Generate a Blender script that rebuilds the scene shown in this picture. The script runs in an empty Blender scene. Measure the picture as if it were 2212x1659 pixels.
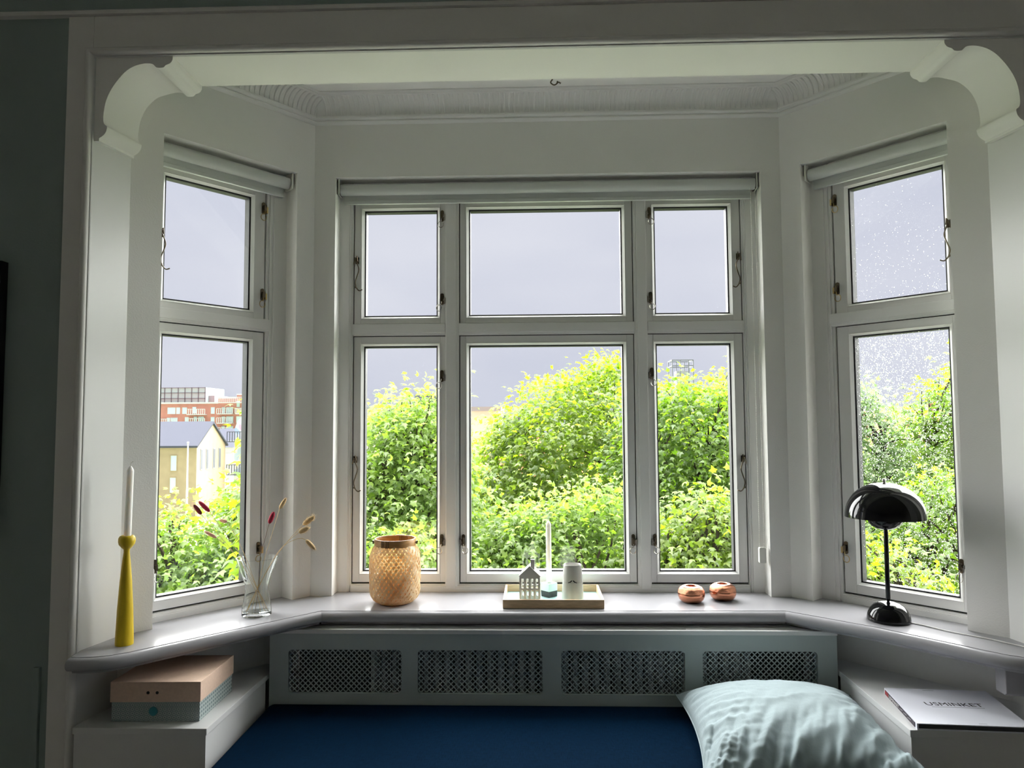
import bpy, bmesh, math, random
import numpy as np
from math import sin, cos, pi, radians, sqrt, atan2
from mathutils import Vector, Matrix

random.seed(7)
RNG = np.random.default_rng(7)
SC = bpy.context.scene
COL = SC.collection

# ------------------------------------------------------------------ camera
# metres; sill top is z = 0, the bay's middle wall is the plane y = 0
cam_d = bpy.data.cameras.new('camera')
cam_d.sensor_width = 36.0
cam_d.lens = 1538.4 / 2212 * 36
cam_d.clip_start = 0.02
cam_d.clip_end = 2000
cam = bpy.data.objects.new('camera', cam_d)
COL.objects.link(cam)
YAW, PITCH, ROLL = 0.0311, 0.0594, -0.0054
r0 = Vector((cos(YAW), sin(YAW), 0)); f0 = Vector((-sin(YAW), cos(YAW), 0)); u0 = Vector((0, 0, 1))
fw = f0 * cos(PITCH) + u0 * sin(PITCH)
uu = u0 * cos(PITCH) - f0 * sin(PITCH)
rr = r0 * cos(ROLL) + uu * sin(ROLL)
up = uu * cos(ROLL) - r0 * sin(ROLL)
CAM = Vector((0.025, -2.6, 0.6105))
cam.matrix_world = Matrix(((rr.x, up.x, -fw.x, CAM.x), (rr.y, up.y, -fw.y, CAM.y), (rr.z, up.z, -fw.z, CAM.z), (0, 0, 0, 1)))
SC.camera = cam

# ------------------------------------------------------------------ view, sky, sun
SC.view_settings.view_transform = 'Standard'
SC.view_settings.look = 'None'
SC.view_settings.gamma = 1.0
SC.view_settings.use_curve_mapping = False
SC.view_settings.exposure = 0.0
SC.cycles.max_bounces = 16
SC.cycles.diffuse_bounces = 9
SC.cycles.glossy_bounces = 5
SC.cycles.transmission_bounces = 10
SC.cycles.transparent_max_bounces = 24
SC.cycles.caustics_reflective = False
SC.cycles.sample_clamp_indirect = 6.0
SC.cycles.use_denoising = True

SKY_STRENGTH = 0.88
world = bpy.data.worlds.new('overcast_sky')
SC.world = world
world.use_nodes = True
wn, wl = world.node_tree.nodes, world.node_tree.links
wn.clear()
w_out = wn.new('ShaderNodeOutputWorld')
w_bg = wn.new('ShaderNodeBackground')
w_tc = wn.new('ShaderNodeTexCoord')
w_map = wn.new('ShaderNodeMapping')
w_map.inputs['Scale'].default_value = (1.0, 1.0, 2.6)
w_noise = wn.new('ShaderNodeTexNoise')
w_noise.inputs['Scale'].default_value = 2.2
w_noise.inputs['Detail'].default_value = 3.0
w_ramp = wn.new('ShaderNodeValToRGB')
w_ramp.color_ramp.elements[0].position = 0.36
w_ramp.color_ramp.elements[0].color = (0.79, 0.81, 0.96, 1)
w_ramp.color_ramp.elements[1].position = 0.68
w_ramp.color_ramp.elements[1].color = (0.94, 0.945, 1.06, 1)
wl.new(w_tc.outputs['Generated'], w_map.inputs['Vector'])
wl.new(w_map.outputs['Vector'], w_noise.inputs['Vector'])
wl.new(w_noise.outputs['Fac'], w_ramp.inputs['Fac'])
wl.new(w_ramp.outputs['Color'], w_bg.inputs['Color'])
# overcast skies grow brighter towards the zenith, alike in every direction
w_sep = wn.new('ShaderNodeSeparateXYZ')
w_zen = wn.new('ShaderNodeMapRange')
w_zen.interpolation_type = 'SMOOTHSTEP'
w_zen.inputs['From Min'].default_value = 0.28
w_zen.inputs['From Max'].default_value = 1.0
w_zen.inputs['To Min'].default_value = SKY_STRENGTH
w_zen.inputs['To Max'].default_value = SKY_STRENGTH * 3.0
wl.new(w_tc.outputs['Generated'], w_sep.inputs['Vector'])
wl.new(w_sep.outputs['Z'], w_zen.inputs['Value'])
wl.new(w_zen.outputs['Result'], w_bg.inputs['Strength'])
wl.new(w_bg.outputs['Background'], w_out.inputs['Surface'])

# the sun behind the cloud: a very wide, soft disc, high in front of the bay
SUN_STRENGTH = 50.0
sun_d = bpy.data.lights.new('sun', 'SUN')
sun_d.energy = SUN_STRENGTH
sun_d.angle = radians(140)
sun_d.color = (1.0, 0.99, 0.975)
sun = bpy.data.objects.new('sun', sun_d)
COL.objects.link(sun)
sun_dir = Vector((0.02, 0.80, 0.60)).normalized()
sun.rotation_euler = sun_dir.to_track_quat('Z', 'Y').to_euler()
sun.location = (3, 20, 25)


# ------------------------------------------------------------------ materials
def new_mat(name):
    m = bpy.data.materials.new(name)
    m.use_nodes = True
    nt = m.node_tree
    b = nt.nodes.get('Principled BSDF')
    return m, nt, b


def pbr(name, col, rough=0.5, metal=0.0, spec=0.5, bump=0.0, bscale=60.0, var=0.0, vscale=6.0, coat=0.0, detail=2.0, stretch=None):
    m, nt, b = new_mat(name)
    b.inputs['Base Color'].default_value = (*col, 1)
    b.inputs['Roughness'].default_value = rough
    b.inputs['Metallic'].default_value = metal
    b.inputs['Specular IOR Level'].default_value = spec
    if coat:
        b.inputs['Coat Weight'].default_value = coat
        b.inputs['Coat Roughness'].default_value = 0.03
    if bump or var:
        tc = nt.nodes.new('ShaderNodeTexCoord')
        src = tc.outputs['Object']
        if stretch:
            mp = nt.nodes.new('ShaderNodeMapping')
            mp.inputs['Scale'].default_value = stretch
            nt.links.new(src, mp.inputs['Vector'])
            src = mp.outputs['Vector']
    if var:
        n = nt.nodes.new('ShaderNodeTexNoise')
        n.inputs['Scale'].default_value = vscale
        n.inputs['Detail'].default_value = 4
        nt.links.new(src, n.inputs['Vector'])
        r = nt.nodes.new('ShaderNodeMapRange')
        r.inputs['From Min'].default_value = 0.3; r.inputs['From Max'].default_value = 0.7
        r.inputs['To Min'].default_value = 1 - var; r.inputs['To Max'].default_value = 1 + var
        nt.links.new(n.outputs['Fac'], r.inputs['Value'])
        mx = nt.nodes.new('ShaderNodeVectorMath'); mx.operation = 'SCALE'
        mx.inputs[0].default_value = col
        nt.links.new(r.outputs['Result'], mx.inputs['Scale'])
        nt.links.new(mx.outputs['Vector'], b.inputs['Base Color'])
    if bump:
        n2 = nt.nodes.new('ShaderNodeTexNoise')
        n2.inputs['Scale'].default_value = bscale
        n2.inputs['Detail'].default_value = detail
        nt.links.new(src, n2.inputs['Vector'])
        bp = nt.nodes.new('ShaderNodeBump')
        bp.inputs['Strength'].default_value = bump
        bp.inputs['Distance'].default_value = 0.002
        nt.links.new(n2.outputs['Fac'], bp.inputs['Height'])
        nt.links.new(bp.outputs['Normal'], b.inputs['Normal'])
    return m


WALL = pbr('wall_paint', (0.86, 0.85, 0.825), 0.55, spec=0.3, bump=0.25, bscale=220)
CEIL = pbr('ceiling_paint', (0.88, 0.87, 0.86), 0.7, spec=0.2)
GLOSSW = pbr('semi_gloss_paint', (0.70, 0.70, 0.685), 0.3, spec=0.18, bump=0.05, bscale=25)
LITW = pbr('lit_white_paint', (0.90, 0.89, 0.86), 0.45, spec=0.2)  # same white as the jambs, lightened to paint in light on corbels and soffit
WOODW = pbr('window_paint', (0.84, 0.835, 0.82), 0.40, spec=0.2, bump=0.05, bscale=80)
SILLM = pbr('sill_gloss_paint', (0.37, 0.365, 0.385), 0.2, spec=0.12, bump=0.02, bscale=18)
CASING = pbr('casing_paint', (0.76, 0.745, 0.72), 0.45, spec=0.4)
ROOMW = pbr('room_wall_paint', (0.27, 0.325, 0.305), 0.8, spec=0.2, bump=0.2, bscale=150)
ROOMD = pbr('room_far_wall', (0.74, 0.74, 0.73), 0.9, spec=0.2)
FLOORM = pbr('floor_boards', (0.34, 0.30, 0.26), 0.5, var=0.25, vscale=5)
COVERM = pbr('radiator_cover_paint', (0.50, 0.56, 0.56), 0.45, spec=0.35, bump=0.06, bscale=200)
LITCOVER = pbr('lit_cover_paint', (0.86, 0.86, 0.86), 0.35, spec=0.3)  # cover paint made whiter on the top board, light put into the colour
BENCHM = pbr('bench_paint', (0.74, 0.745, 0.75), 0.40, spec=0.3, bump=0.04, bscale=150)
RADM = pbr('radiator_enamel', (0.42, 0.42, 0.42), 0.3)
SEAL = pbr('rubber_seal', (0.012, 0.012, 0.014), 0.6)
BLINDM = pbr('blind_fabric', (0.66, 0.68, 0.66), 0.8, spec=0.2, bump=0.15, bscale=600)
PLASTW = pbr('white_plastic', (0.82, 0.81, 0.76), 0.35)
IRON = pbr('old_brass', (0.16, 0.13, 0.09), 0.38, metal=1.0)
BRASS = pbr('brass', (0.55, 0.42, 0.20), 0.28, metal=1.0)
STEEL = pbr('wire_nickel', (0.55, 0.52, 0.47), 0.25, metal=1.0)
BLACKL = pbr('black_lacquer', (0.004, 0.004, 0.005), 0.05, spec=0.34)
CHROME = pbr('chrome', (0.75, 0.73, 0.70), 0.1, metal=1.0)
CORDM = pbr('pale_cord', (0.75, 0.74, 0.72), 0.4)
YELLOW = pbr('yellow_lacquered_wood', (0.66, 0.47, 0.012), 0.42, spec=0.35, var=0.10, vscale=14, stretch=(6, 6, 1))
WAX = pbr('white_wax', (0.86, 0.85, 0.82), 0.45)
WAX.node_tree.nodes['Principled BSDF'].inputs['Subsurface Weight'].default_value = 0.9
WAX.node_tree.nodes['Principled BSDF'].inputs['Subsurface Scale'].default_value = 1.0
WAX.node_tree.nodes['Principled BSDF'].inputs['Subsurface Radius'].default_value = (0.016, 0.0145, 0.013)
WICK = pbr('wick', (0.75, 0.72, 0.66), 0.9)
OAK = pbr('pale_oak', (0.60, 0.43, 0.26), 0.5, var=0.16, vscale=26, stretch=(1, 9, 9), bump=0.1, bscale=90)
MINTB = pbr('mint_tray_base', (0.40, 0.62, 0.60), 0.35)
CERAM = pbr('white_ceramic', (0.74, 0.72, 0.68), 0.22, spec=0.5)
CERAMG = pbr('grey_glazed_ceramic', (0.62, 0.61, 0.58), 0.2, spec=0.5)
MINT = pbr('mint_paint', (0.55, 0.76, 0.68), 0.5)
DARKC = pbr('black_stained_concrete', (0.022, 0.028, 0.028), 0.6, var=0.4, vscale=80)
BLACKP = pbr('black_print', (0.01, 0.01, 0.012), 0.6)
SHADEIN = pbr('cover_inner_shade', (0.03, 0.03, 0.03), 0.9)  # near-black colour stands in for the shade inside the radiator cover
NAVY = None


def glass_pane():
    m, nt, b = new_mat('window_glass')
    nt.nodes.remove(b)
    out = nt.nodes['Material Output']
    tr = nt.nodes.new('ShaderNodeBsdfTransparent'); tr.inputs['Color'].default_value = (0.975, 0.985, 0.98, 1)
    gl = nt.nodes.new('ShaderNodeBsdfGlossy'); gl.inputs['Roughness'].default_value = 0.0
    lw = nt.nodes.new('ShaderNodeLayerWeight'); lw.inputs['Blend'].default_value = 0.5
    pw = nt.nodes.new('ShaderNodeMath'); pw.operation = 'POWER'; pw.inputs[1].default_value = 5.0
    ma = nt.nodes.new('ShaderNodeMath'); ma.operation = 'MULTIPLY_ADD'; ma.inputs[1].default_value = 0.96; ma.inputs[2].default_value = 0.04
    nt.links.new(lw.outputs['Facing'], pw.inputs[0]); nt.links.new(pw.outputs[0], ma.inputs[0])
    mx = nt.nodes.new('ShaderNodeMixShader')
    nt.links.new(ma.outputs[0], mx.inputs['Fac'])
    nt.links.new(tr.outputs[0], mx.inputs[1]); nt.links.new(gl.outputs[0], mx.inputs[2])
    nt.links.new(mx.outputs[0], out.inputs['Surface'])
    return m


PANE = glass_pane()


def clear_glass(name, ior=1.47, col=(0.98, 0.99, 0.985)):
    m, nt, b = new_mat(name)
    nt.nodes.remove(b)
    g = nt.nodes.new('ShaderNodeBsdfGlass')
    g.inputs['IOR'].default_value = ior
    g.inputs['Roughness'].default_value = 0.0
    g.inputs['Color'].default_value = (*col, 1)
    nt.links.new(g.outputs[0], nt.nodes['Material Output'].inputs['Surface'])
    return m


VASEG = clear_glass('vase_glass', 1.45)
WATER = clear_glass('rain_water', 1.33, (1, 1, 1))


def leaf_mat(name, c0, c1, c2, trans=0.72):
    m, nt, b = new_mat(name)
    nt.nodes.remove(b)
    out = nt.nodes['Material Output']
    geo = nt.nodes.new('ShaderNodeNewGeometry')
    ramp = nt.nodes.new('ShaderNodeValToRGB')
    e = ramp.color_ramp.elements
    e[0].position = 0.0; e[0].color = (*c0, 1)
    e[1].position = 1.0; e[1].color = (*c2, 1)
    k = e.new(0.5); k.color = (*c1, 1)
    nt.links.new(geo.outputs['Random Per Island'], ramp.inputs['Fac'])
    df = nt.nodes.new('ShaderNodeBsdfDiffuse')
    tl = nt.nodes.new('ShaderNodeBsdfTranslucent')
    hs = nt.nodes.new('ShaderNodeHueSaturation'); hs.inputs['Saturation'].default_value = 1.12; hs.inputs['Value'].default_value = 1.3
    nt.links.new(ramp.outputs['Color'], df.inputs['Color'])
    nt.links.new(ramp.outputs['Color'], hs.inputs['Color'])
    nt.links.new(hs.outputs['Color'], tl.inputs['Color'])
    mx = nt.nodes.new('ShaderNodeMixShader'); mx.inputs['Fac'].default_value = trans
    nt.links.new(df.outputs[0], mx.inputs[1]); nt.links.new(tl.outputs[0], mx.inputs[2])
    gl = nt.nodes.new('ShaderNodeBsdfGlossy'); gl.inputs['Roughness'].default_value = 0.45
    m2 = nt.nodes.new('ShaderNodeMixShader'); m2.inputs['Fac'].default_value = 0.05
    nt.links.new(mx.outputs[0], m2.inputs[1]); nt.links.new(gl.outputs[0], m2.inputs[2])
    nt.links.new(m2.outputs[0], out.inputs['Surface'])
    return m


BARK = pbr('maple_bark', (0.055, 0.042, 0.032), 0.9, spec=0.1)


# ------------------------------------------------------------------ mesh helpers
class MB:
    def __init__(self):
        self.v = []; self.f = []

    def add(self, vs, fs):
        n = len(self.v)
        self.v += [tuple(p) for p in vs]
        self.f += [tuple(i + n for i in q) for q in fs]
        return self

    def box(self, x0, x1, y0, y1, z0, z1):
        return self.add([(x0, y0, z0), (x1, y0, z0), (x1, y1, z0), (x0, y1, z0), (x0, y0, z1), (x1, y0, z1), (x1, y1, z1), (x0, y1, z1)],
                        [(0, 3, 2, 1), (4, 5, 6, 7), (0, 1, 5, 4), (1, 2, 6, 5), (2, 3, 7, 6), (3, 0, 4, 7)])

    def prism(self, poly, a0, a1, fn=lambda a, b, c: (a, b, c)):
        """poly (a, b) extruded along c"""
        n = len(poly)
        vs = [fn(a, b, a0) for a, b in poly] + [fn(a, b, a1) for a, b in poly]
        fs = [tuple(range(n - 1, -1, -1)), tuple(range(n, 2 * n))] + [(i, (i + 1) % n, n + (i + 1) % n, n + i) for i in range(n)]
        return self.add(vs, fs)

    def tube(self, pts, r, n=8, caps=True):
        pts = [Vector(p) for p in pts]
        rs = r if isinstance(r, (list, tuple)) else [r] * len(pts)
        t0 = (pts[1] - pts[0]).normalized()
        a = t0.orthogonal().normalized()
        vs, fs = [], []
        for i, p in enumerate(pts):
            t = (pts[min(i + 1, len(pts) - 1)] - pts[max(i - 1, 0)])
            if t.length < 1e-9:
                t = t0
            t.normalize()
            a = (a - t * a.dot(t))
            if a.length < 1e-6:
                a = t.orthogonal()
            a.normalize()
            b = t.cross(a)
            for k in range(n):
                q = 2 * pi * k / n
                vs.append(p + (a * cos(q) + b * sin(q)) * rs[i])
        for i in range(len(pts) - 1):
            for k in range(n):
                fs.append((i * n + k, i * n + (k + 1) % n, (i + 1) * n + (k + 1) % n, (i + 1) * n + k))
        if caps:
            fs.append(tuple(range(n - 1, -1, -1)))
            m = (len(pts) - 1) * n
            fs.append(tuple(range(m, m + n)))
        return self.add(vs, fs)

    def lathe(self, prof, n=48, c=(0, 0, 0), closed=False):
        """prof: list of (r, z); r = 0 ends become a pole"""
        vs, fs, rings = [], [], []
        for r, z in prof:
            if r < 1e-6:
                rings.append([len(vs)]); vs.append((c[0], c[1], c[2] + z))
            else:
                rings.append(list(range(len(vs), len(vs) + n)))
                vs += [(c[0] + r * cos(2 * pi * k / n), c[1] + r * sin(2 * pi * k / n), c[2] + z) for k in range(n)]
        m = len(rings)
        for i in range(m if closed else m - 1):
            A, B = rings[i], rings[(i + 1) % m]
            for k in range(n):
                k2 = (k + 1) % n
                if len(A) == 1 and len(B) == 1:
                    continue
                if len(A) == 1:
                    fs.append((A[0], B[k2], B[k]))
                elif len(B) == 1:
                    fs.append((A[k], A[k2], B[0]))
                else:
                    fs.append((A[k], A[k2], B[k2], B[k]))
        return self.add(vs, fs)

    def rectloops(self, loops):
        """nested rectangles (x0, x1, z0, z1, y) joined in order into a closed ring"""
        vs, fs = [], []
        for x0, x1, z0, z1, y in loops:
            vs += [(x0, y, z0), (x1, y, z0), (x1, y, z1), (x0, y, z1)]
        m = len(loops)
        for i in range(m):
            j = (i + 1) % m
            for k in range(4):
                k2 = (k + 1) % 4
                fs.append((i * 4 + k, i * 4 + k2, j * 4 + k2, j * 4 + k))
        return self.add(vs, fs)

    def sweep(self, prof, path, closed_prof=True, caps=True):
        """profile of (offset along the path's left normal, z) swept along plan points with mitred corners"""
        P = [Vector((x, y)) for x, y in path]
        vs, fs = [], []
        n = len(prof)
        for i, p in enumerate(P):
            d1 = (P[i] - P[i - 1]).normalized() if i > 0 else None
            d2 = (P[i + 1] - P[i]).normalized() if i < len(P) - 1 else None
            d1 = d1 or d2; d2 = d2 or d1
            n1 = Vector((-d1.y, d1.x)); n2 = Vector((-d2.y, d2.x))
            m = (n1 + n2).normalized()
            m = m / max(0.3, m.dot(n1))
            for o, z in prof:
                vs.append((p.x + m.x * o, p.y + m.y * o, z))
        for i in range(len(P) - 1):
            for k in range(n if closed_prof else n - 1):
                k2 = (k + 1) % n
                fs.append((i * n + k, i * n + k2, (i + 1) * n + k2, (i + 1) * n + k))
        if caps and closed_prof:
            fs.append(tuple(range(n - 1, -1, -1)))
            m = (len(P) - 1) * n
            fs.append(tuple(range(m, m + n)))
        return self.add(vs, fs)

    def map(self, fn):
        self.v = [tuple(fn(*p)) for p in self.v]
        return self

    def mesh(self, name, mat, smooth=None, bevel=0.0, recalc=True):
        me = bpy.data.meshes.new(name)
        me.from_pydata(self.v, [], self.f)
        if recalc or bevel:
            bm = bmesh.new(); bm.from_mesh(me)
            if recalc:
                bmesh.ops.recalc_face_normals(bm, faces=bm.faces)
            if bevel:
                ed = [e for e in bm.edges if len(e.link_faces) == 2 and e.calc_face_angle(0) > 0.6]
                bmesh.ops.bevel(bm, geom=ed, offset=bevel, segments=2, affect='EDGES', profile=0.6, clamp_overlap=True)
            bm.to_mesh(me); bm.free()
        if smooth is not None:
            me.shade_smooth()
            if smooth < 180:
                me.set_sharp_from_angle(angle=radians(smooth))
        if mat:
            me.materials.append(mat)
        return me


def link(name, me, parent=None, loc=None, rot=None):
    o = bpy.data.objects.new(name, me)
    COL.objects.link(o)
    if parent is not None:
        o.parent = parent
    if loc is not None:
        o.location = loc
    if rot is not None:
        o.rotation_euler = rot
    return o


def obj(name, mb, mat, parent=None, smooth=None, bevel=0.0, loc=None, rot=None, recalc=True):
    return link(name, mb.mesh(name, mat, smooth, bevel, recalc), parent, loc, rot)


def tag(o, label=None, cat=None, group=None, kind=None):
    if label: o['label'] = label
    if cat: o['category'] = cat
    if group: o['group'] = group
    if kind: o['kind'] = kind
    return o


def thing(name, label, cat, loc=(0, 0, 0), rz=0.0, group=None, kind=None):
    o = bpy.data.objects.new(name, None)
    o.empty_display_size = 0.1
    COL.objects.link(o)
    o.location = loc
    o.rotation_euler = (0, 0, rz)
    return tag(o, label, cat, group, kind)


def struct(o, label, cat):
    return tag(o, label, cat, kind='structure')


def plate(outer, holes, t):
    """flat plate in XY with holes, thickness t centred on z = 0 -> verts, faces"""
    cu = bpy.data.curves.new('plate', 'CURVE')
    cu.dimensions = '2D'; cu.fill_mode = 'BOTH'; cu.extrude = t / 2
    for poly in [outer] + list(holes):
        s = cu.splines.new('POLY')
        s.points.add(len(poly) - 1)
        for p, (x, y) in zip(s.points, poly):
            p.co = (x, y, 0, 1)
        s.use_cyclic_u = True
    o = bpy.data.objects.new('plate', cu)
    me = bpy.data.meshes.new_from_object(o)
    vs = [tuple(v.co) for v in me.vertices]
    fs = [tuple(p.vertices) for p in me.polygons]
    bpy.data.objects.remove(o); bpy.data.curves.remove(cu); bpy.data.meshes.remove(me)
    return vs, fs


def text_geo(body, size, ext=0.0002, spacing=1.0, shear=0.0):
    cu = bpy.data.curves.new('text', 'FONT')
    cu.body = body; cu.size = size; cu.extrude = ext; cu.space_character = spacing
    cu.align_x = 'CENTER'; cu.align_y = 'CENTER'; cu.resolution_u = 3
    cu.shear = shear
    o = bpy.data.objects.new('text', cu)
    me = bpy.data.meshes.new_from_object(o)
    vs = [tuple(v.co) for v in me.vertices]
    fs = [tuple(p.vertices) for p in me.polygons]
    bpy.data.objects.remove(o); bpy.data.curves.remove(cu); bpy.data.meshes.remove(me)
    return vs, fs


def rrect(x0, x1, y0, y1, r, n=5):
    out = []
    for cx, cy, a in ((x1 - r, y0 + r, -90), (x1 - r, y1 - r, 0), (x0 + r, y1 - r, 90), (x0 + r, y0 + r, 180)):
        for k in range(n + 1):
            q = radians(a + 90 * k / n)
            out.append((cx + r * cos(q), cy + r * sin(q)))
    return out


def catmull(pts, n=6):
    pts = [Vector(p) for p in pts]
    out = []
    for i in range(len(pts) - 1):
        p0 = pts[max(i - 1, 0)]; p1 = pts[i]; p2 = pts[i + 1]; p3 = pts[min(i + 2, len(pts) - 1)]
        for k in range(n):
            t = k / n
            out.append(0.5 * ((2 * p1) + (p2 - p0) * t + (2 * p0 - 5 * p1 + 4 * p2 - p3) * t * t + (3 * p1 - p0 - 3 * p2 + p3) * t ** 3))
    out.append(pts[-1])
    return out


# ------------------------------------------------------------------ plan of the bay
XL, XR = -0.793, 0.935
AL, AR = 0.8809, 0.8363
FRONT = -0.64            # front plane of the wall with the opening
BEAM_BACK = -0.457
SOFFIT = 1.683
CEILZ = 1.836
FLOORZ = -0.85
T = 0.30                 # bay wall thickness
RTOP = 1.546


def Lp(u, d, z):          # u along the left wall from its corner, d outwards
    return (XL - u * cos(AL) - d * sin(AL), -u * sin(AL) + d * cos(AL), z)


def Rp(u, d, z):
    return (XR + u * cos(AR) + d * sin(AR), -u * sin(AR) + d * cos(AR), z)


def Cp(u, d, z):          # u is x here
    return (u, d, z)


def wall_with_hole(fn, ulo, uhi, ulo_out, uhi_out, h0, h1, ztop, zbot):
    """four wedge-ended blocks around the window hole"""
    m = MB()
    def blk(ua, ub, uao, ubo, z0, z1):
        m.prism([(0, 0), (1, 0), (1, 1), (0, 1)], z0, z1, lambda a, b, c: fn((ua if a == 0 else ub) if b == 0 else (uao if a == 0 else ubo), T * b, c))
    blk(ulo, h0, ulo_out, h0, zbot, ztop)
    blk(h1, uhi, h1, uhi_out, zbot, ztop)
    blk(h0, h1, h0, h1, RTOP, ztop)
    blk(h0, h1, h0, h1, zbot, -0.02)
    return m


eL = T * math.tan(AL / 2); eR = T * math.tan(AR / 2)
struct(obj('wall_center', wall_with_hole(Cp, XL, XR, XL - eL, XR + eR, -0.714, 0.863, 2.0, FLOORZ), WALL), 'white painted bay wall around the wide middle window', 'wall')
struct(obj('wall_left', wall_with_hole(Lp, 0, 0.66, -eL, 0.78, 0.073, 0.551, 2.0, FLOORZ), WALL), 'white painted angled bay wall around the left window', 'wall')
struct(obj('wall_right', wall_with_hole(Rp, 0, 0.67, -eR, 0.78, 0.077, 0.551, 2.0, FLOORZ), WALL), 'white painted angled bay wall around the right window', 'wall')

# wall with the opening: left pier, right pier, beam
JL = [(-3.2, FRONT), (-1.2355, FRONT), (-1.2065, -0.5005), (-1.30, -0.40), (-3.2, -0.30)]
JR = [(3.4, FRONT), (1.4005, FRONT), (1.3775, -0.489), (1.47, -0.40), (3.4, -0.30)]
wf = struct(thing('wall_front', None, None), 'dark grey-green room wall with the wide opening into the bay', 'wall')
obj('pier', MB().prism(JL, FLOORZ, SOFFIT), ROOMW, wf)
obj('pier', MB().prism(JR, FLOORZ, SOFFIT), ROOMW, wf)
obj('beam', MB().prism([(-3.2, FRONT), (3.4, FRONT), (3.4, BEAM_BACK), (-3.2, BEAM_BACK)], SOFFIT, 2.30), ROOMW, wf)
# gloss lining of the opening (jamb boards and soffit board)
m = MB()
m.prism([(-1.2355, FRONT - .001), (-1.2065, -0.5005), (-1.2085, -0.4995), (-1.2375, FRONT - .001)], FLOORZ, SOFFIT)
m.map(lambda x, y, z: (x + .0025, y, z))
t1 = thing('trim_1', 'pale gloss boards lining the jambs and soffit of the bay opening', 'trim', kind='structure')
obj('jamb_board', m, GLOSSW, t1)
m = MB()
m.prism([(1.4005, FRONT - .001), (1.3775, -0.489), (1.3795, -0.488), (1.4025, FRONT - .001)], FLOORZ, SOFFIT)
m.map(lambda x, y, z: (x - .0025, y, z))
obj('jamb_board', m, GLOSSW, t1)
m = MB(); m.box(-1.236, 1.40, FRONT - .001, BEAM_BACK + .001, SOFFIT - .002, SOFFIT + .003)
obj('soffit_board', m, LITW, t1)

# bay ceiling and outer roof
m = MB(); m.box(-2.2, 2.3, BEAM_BACK + .002, 0.6, CEILZ, CEILZ + 0.12)
struct(obj('ceiling_bay', m, CEIL), 'white plaster ceiling of the bay behind the beam', 'ceiling')

# the dark room behind the camera
m = MB(); m.box(-3.2, 3.4, -5.6, FRONT, 2.28, 2.40)
struct(obj('ceiling', m, ROOMD), 'dim ceiling of the room in front of the bay', 'ceiling')
m = MB(); m.box(-3.2, 3.4, -5.6, 0.35, FLOORZ - .1, FLOORZ)
struct(obj('floor', m, FLOORM), 'brown wooden floor under the daybed', 'floor')
m = MB(); m.box(-3.32, -3.2, -5.6, -0.3, FLOORZ, 2.4)
struct(obj('wall_room_left', m, ROOMD), 'dim side wall of the room on the left', 'wall')
m = MB(); m.box(3.4, 3.52, -5.6, -0.3, FLOORZ, 2.4)
struct(obj('wall_room_right', m, ROOMD), 'dim side wall of the room on the right', 'wall')
m = MB(); m.box(-3.32, 3.52, -5.7, -5.6, FLOORZ, 2.4)
struct(obj('wall_back', m, ROOMD), 'dim rear wall of the room facing the bay', 'wall')

# casing around the opening, on the dark wall
t2 = thing('trim_2', 'grey architrave around the bay opening with a rounded inner moulding', 'trim', kind='structure')
m = MB(); m.box(-1.312, -1.237, FRONT - .008, FRONT, FLOORZ, 1.800)
obj('casing_board', m, CASING, t2, bevel=.002)
m = MB(); m.box(1.402, 1.478, FRONT - .008, FRONT, FLOORZ, 1.800)
obj('casing_board', m, CASING, t2, bevel=.002)
m = MB(); m.box(-1.2365, 1.4015, FRONT - .008, FRONT, SOFFIT + .002, 1.800)
obj('casing_board', m, CASING, t2, bevel=.002)


def moulding_loop(prof, x0, x1, z1):
    """profile (inward offset from the opening edge, depth) run up, across and down the opening"""
    m = MB()
    n = len(prof)
    vs, fs = [], []
    for cx, cz, sx, sz in ((x0, FLOORZ, -1, 0), (x0, z1, -1, 1), (x1, z1, 1, 1), (x1, FLOORZ, 1, 0)):
        for o, d in prof:
            vs.append((cx + sx * o, FRONT - d, cz + sz * o))
    for i in range(3):
        for k in range(n):
            k2 = (k + 1) % n
            fs.append((i * n + k, i * n + k2, (i + 1) * n + k2, (i + 1) * n + k))
    fs.append(tuple(range(n))); fs.append(tuple(range(3 * n, 4 * n)))
    return m.add(vs, fs)


arc = [(0.0215 - 0.0105 + 0.0105 * cos(q), 0.008 + 0.013 * sin(q)) for q in [pi * k / 10 for k in range(11)]]
obj('moulding', moulding_loop([(0.0, 0.0), (0.0, 0.006)] + arc[::-1] + [(0.0215, 0.0)], -1.2355, 1.4005, SOFFIT), CASING, t2, smooth=40)
obj('moulding', moulding_loop([(-0.003, -0.003), (-0.003, 0.004), (-0.0015, 0.0065), (0.0, 0.004), (0.0, -0.003)], -1.2355, 1.4005, SOFFIT - .001), GLOSSW, t2, smooth=40)
# picture rail line high on the dark wall
t3 = thing('trim_3', 'dark ledge moulding along the wall above the bay opening', 'trim', kind='structure')
m = MB()
m.prism([(FRONT, 1.800), (FRONT - .014, 1.803), (FRONT - .016, 1.812), (FRONT - .010, 1.818), (FRONT, 1.822)], -3.2, 3.4, lambda a, b, c: (c, a, b))
obj('ledge', m, CASING, t3, smooth=50)
m = MB(); m.box(-1.352, -1.334, FRONT - .012, FRONT, FLOORZ, -0.042)
struct(obj('trim_4', m, ROOMW, bevel=.002), 'thin dark upright batten on the wall at bottom left', 'trim')

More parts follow.
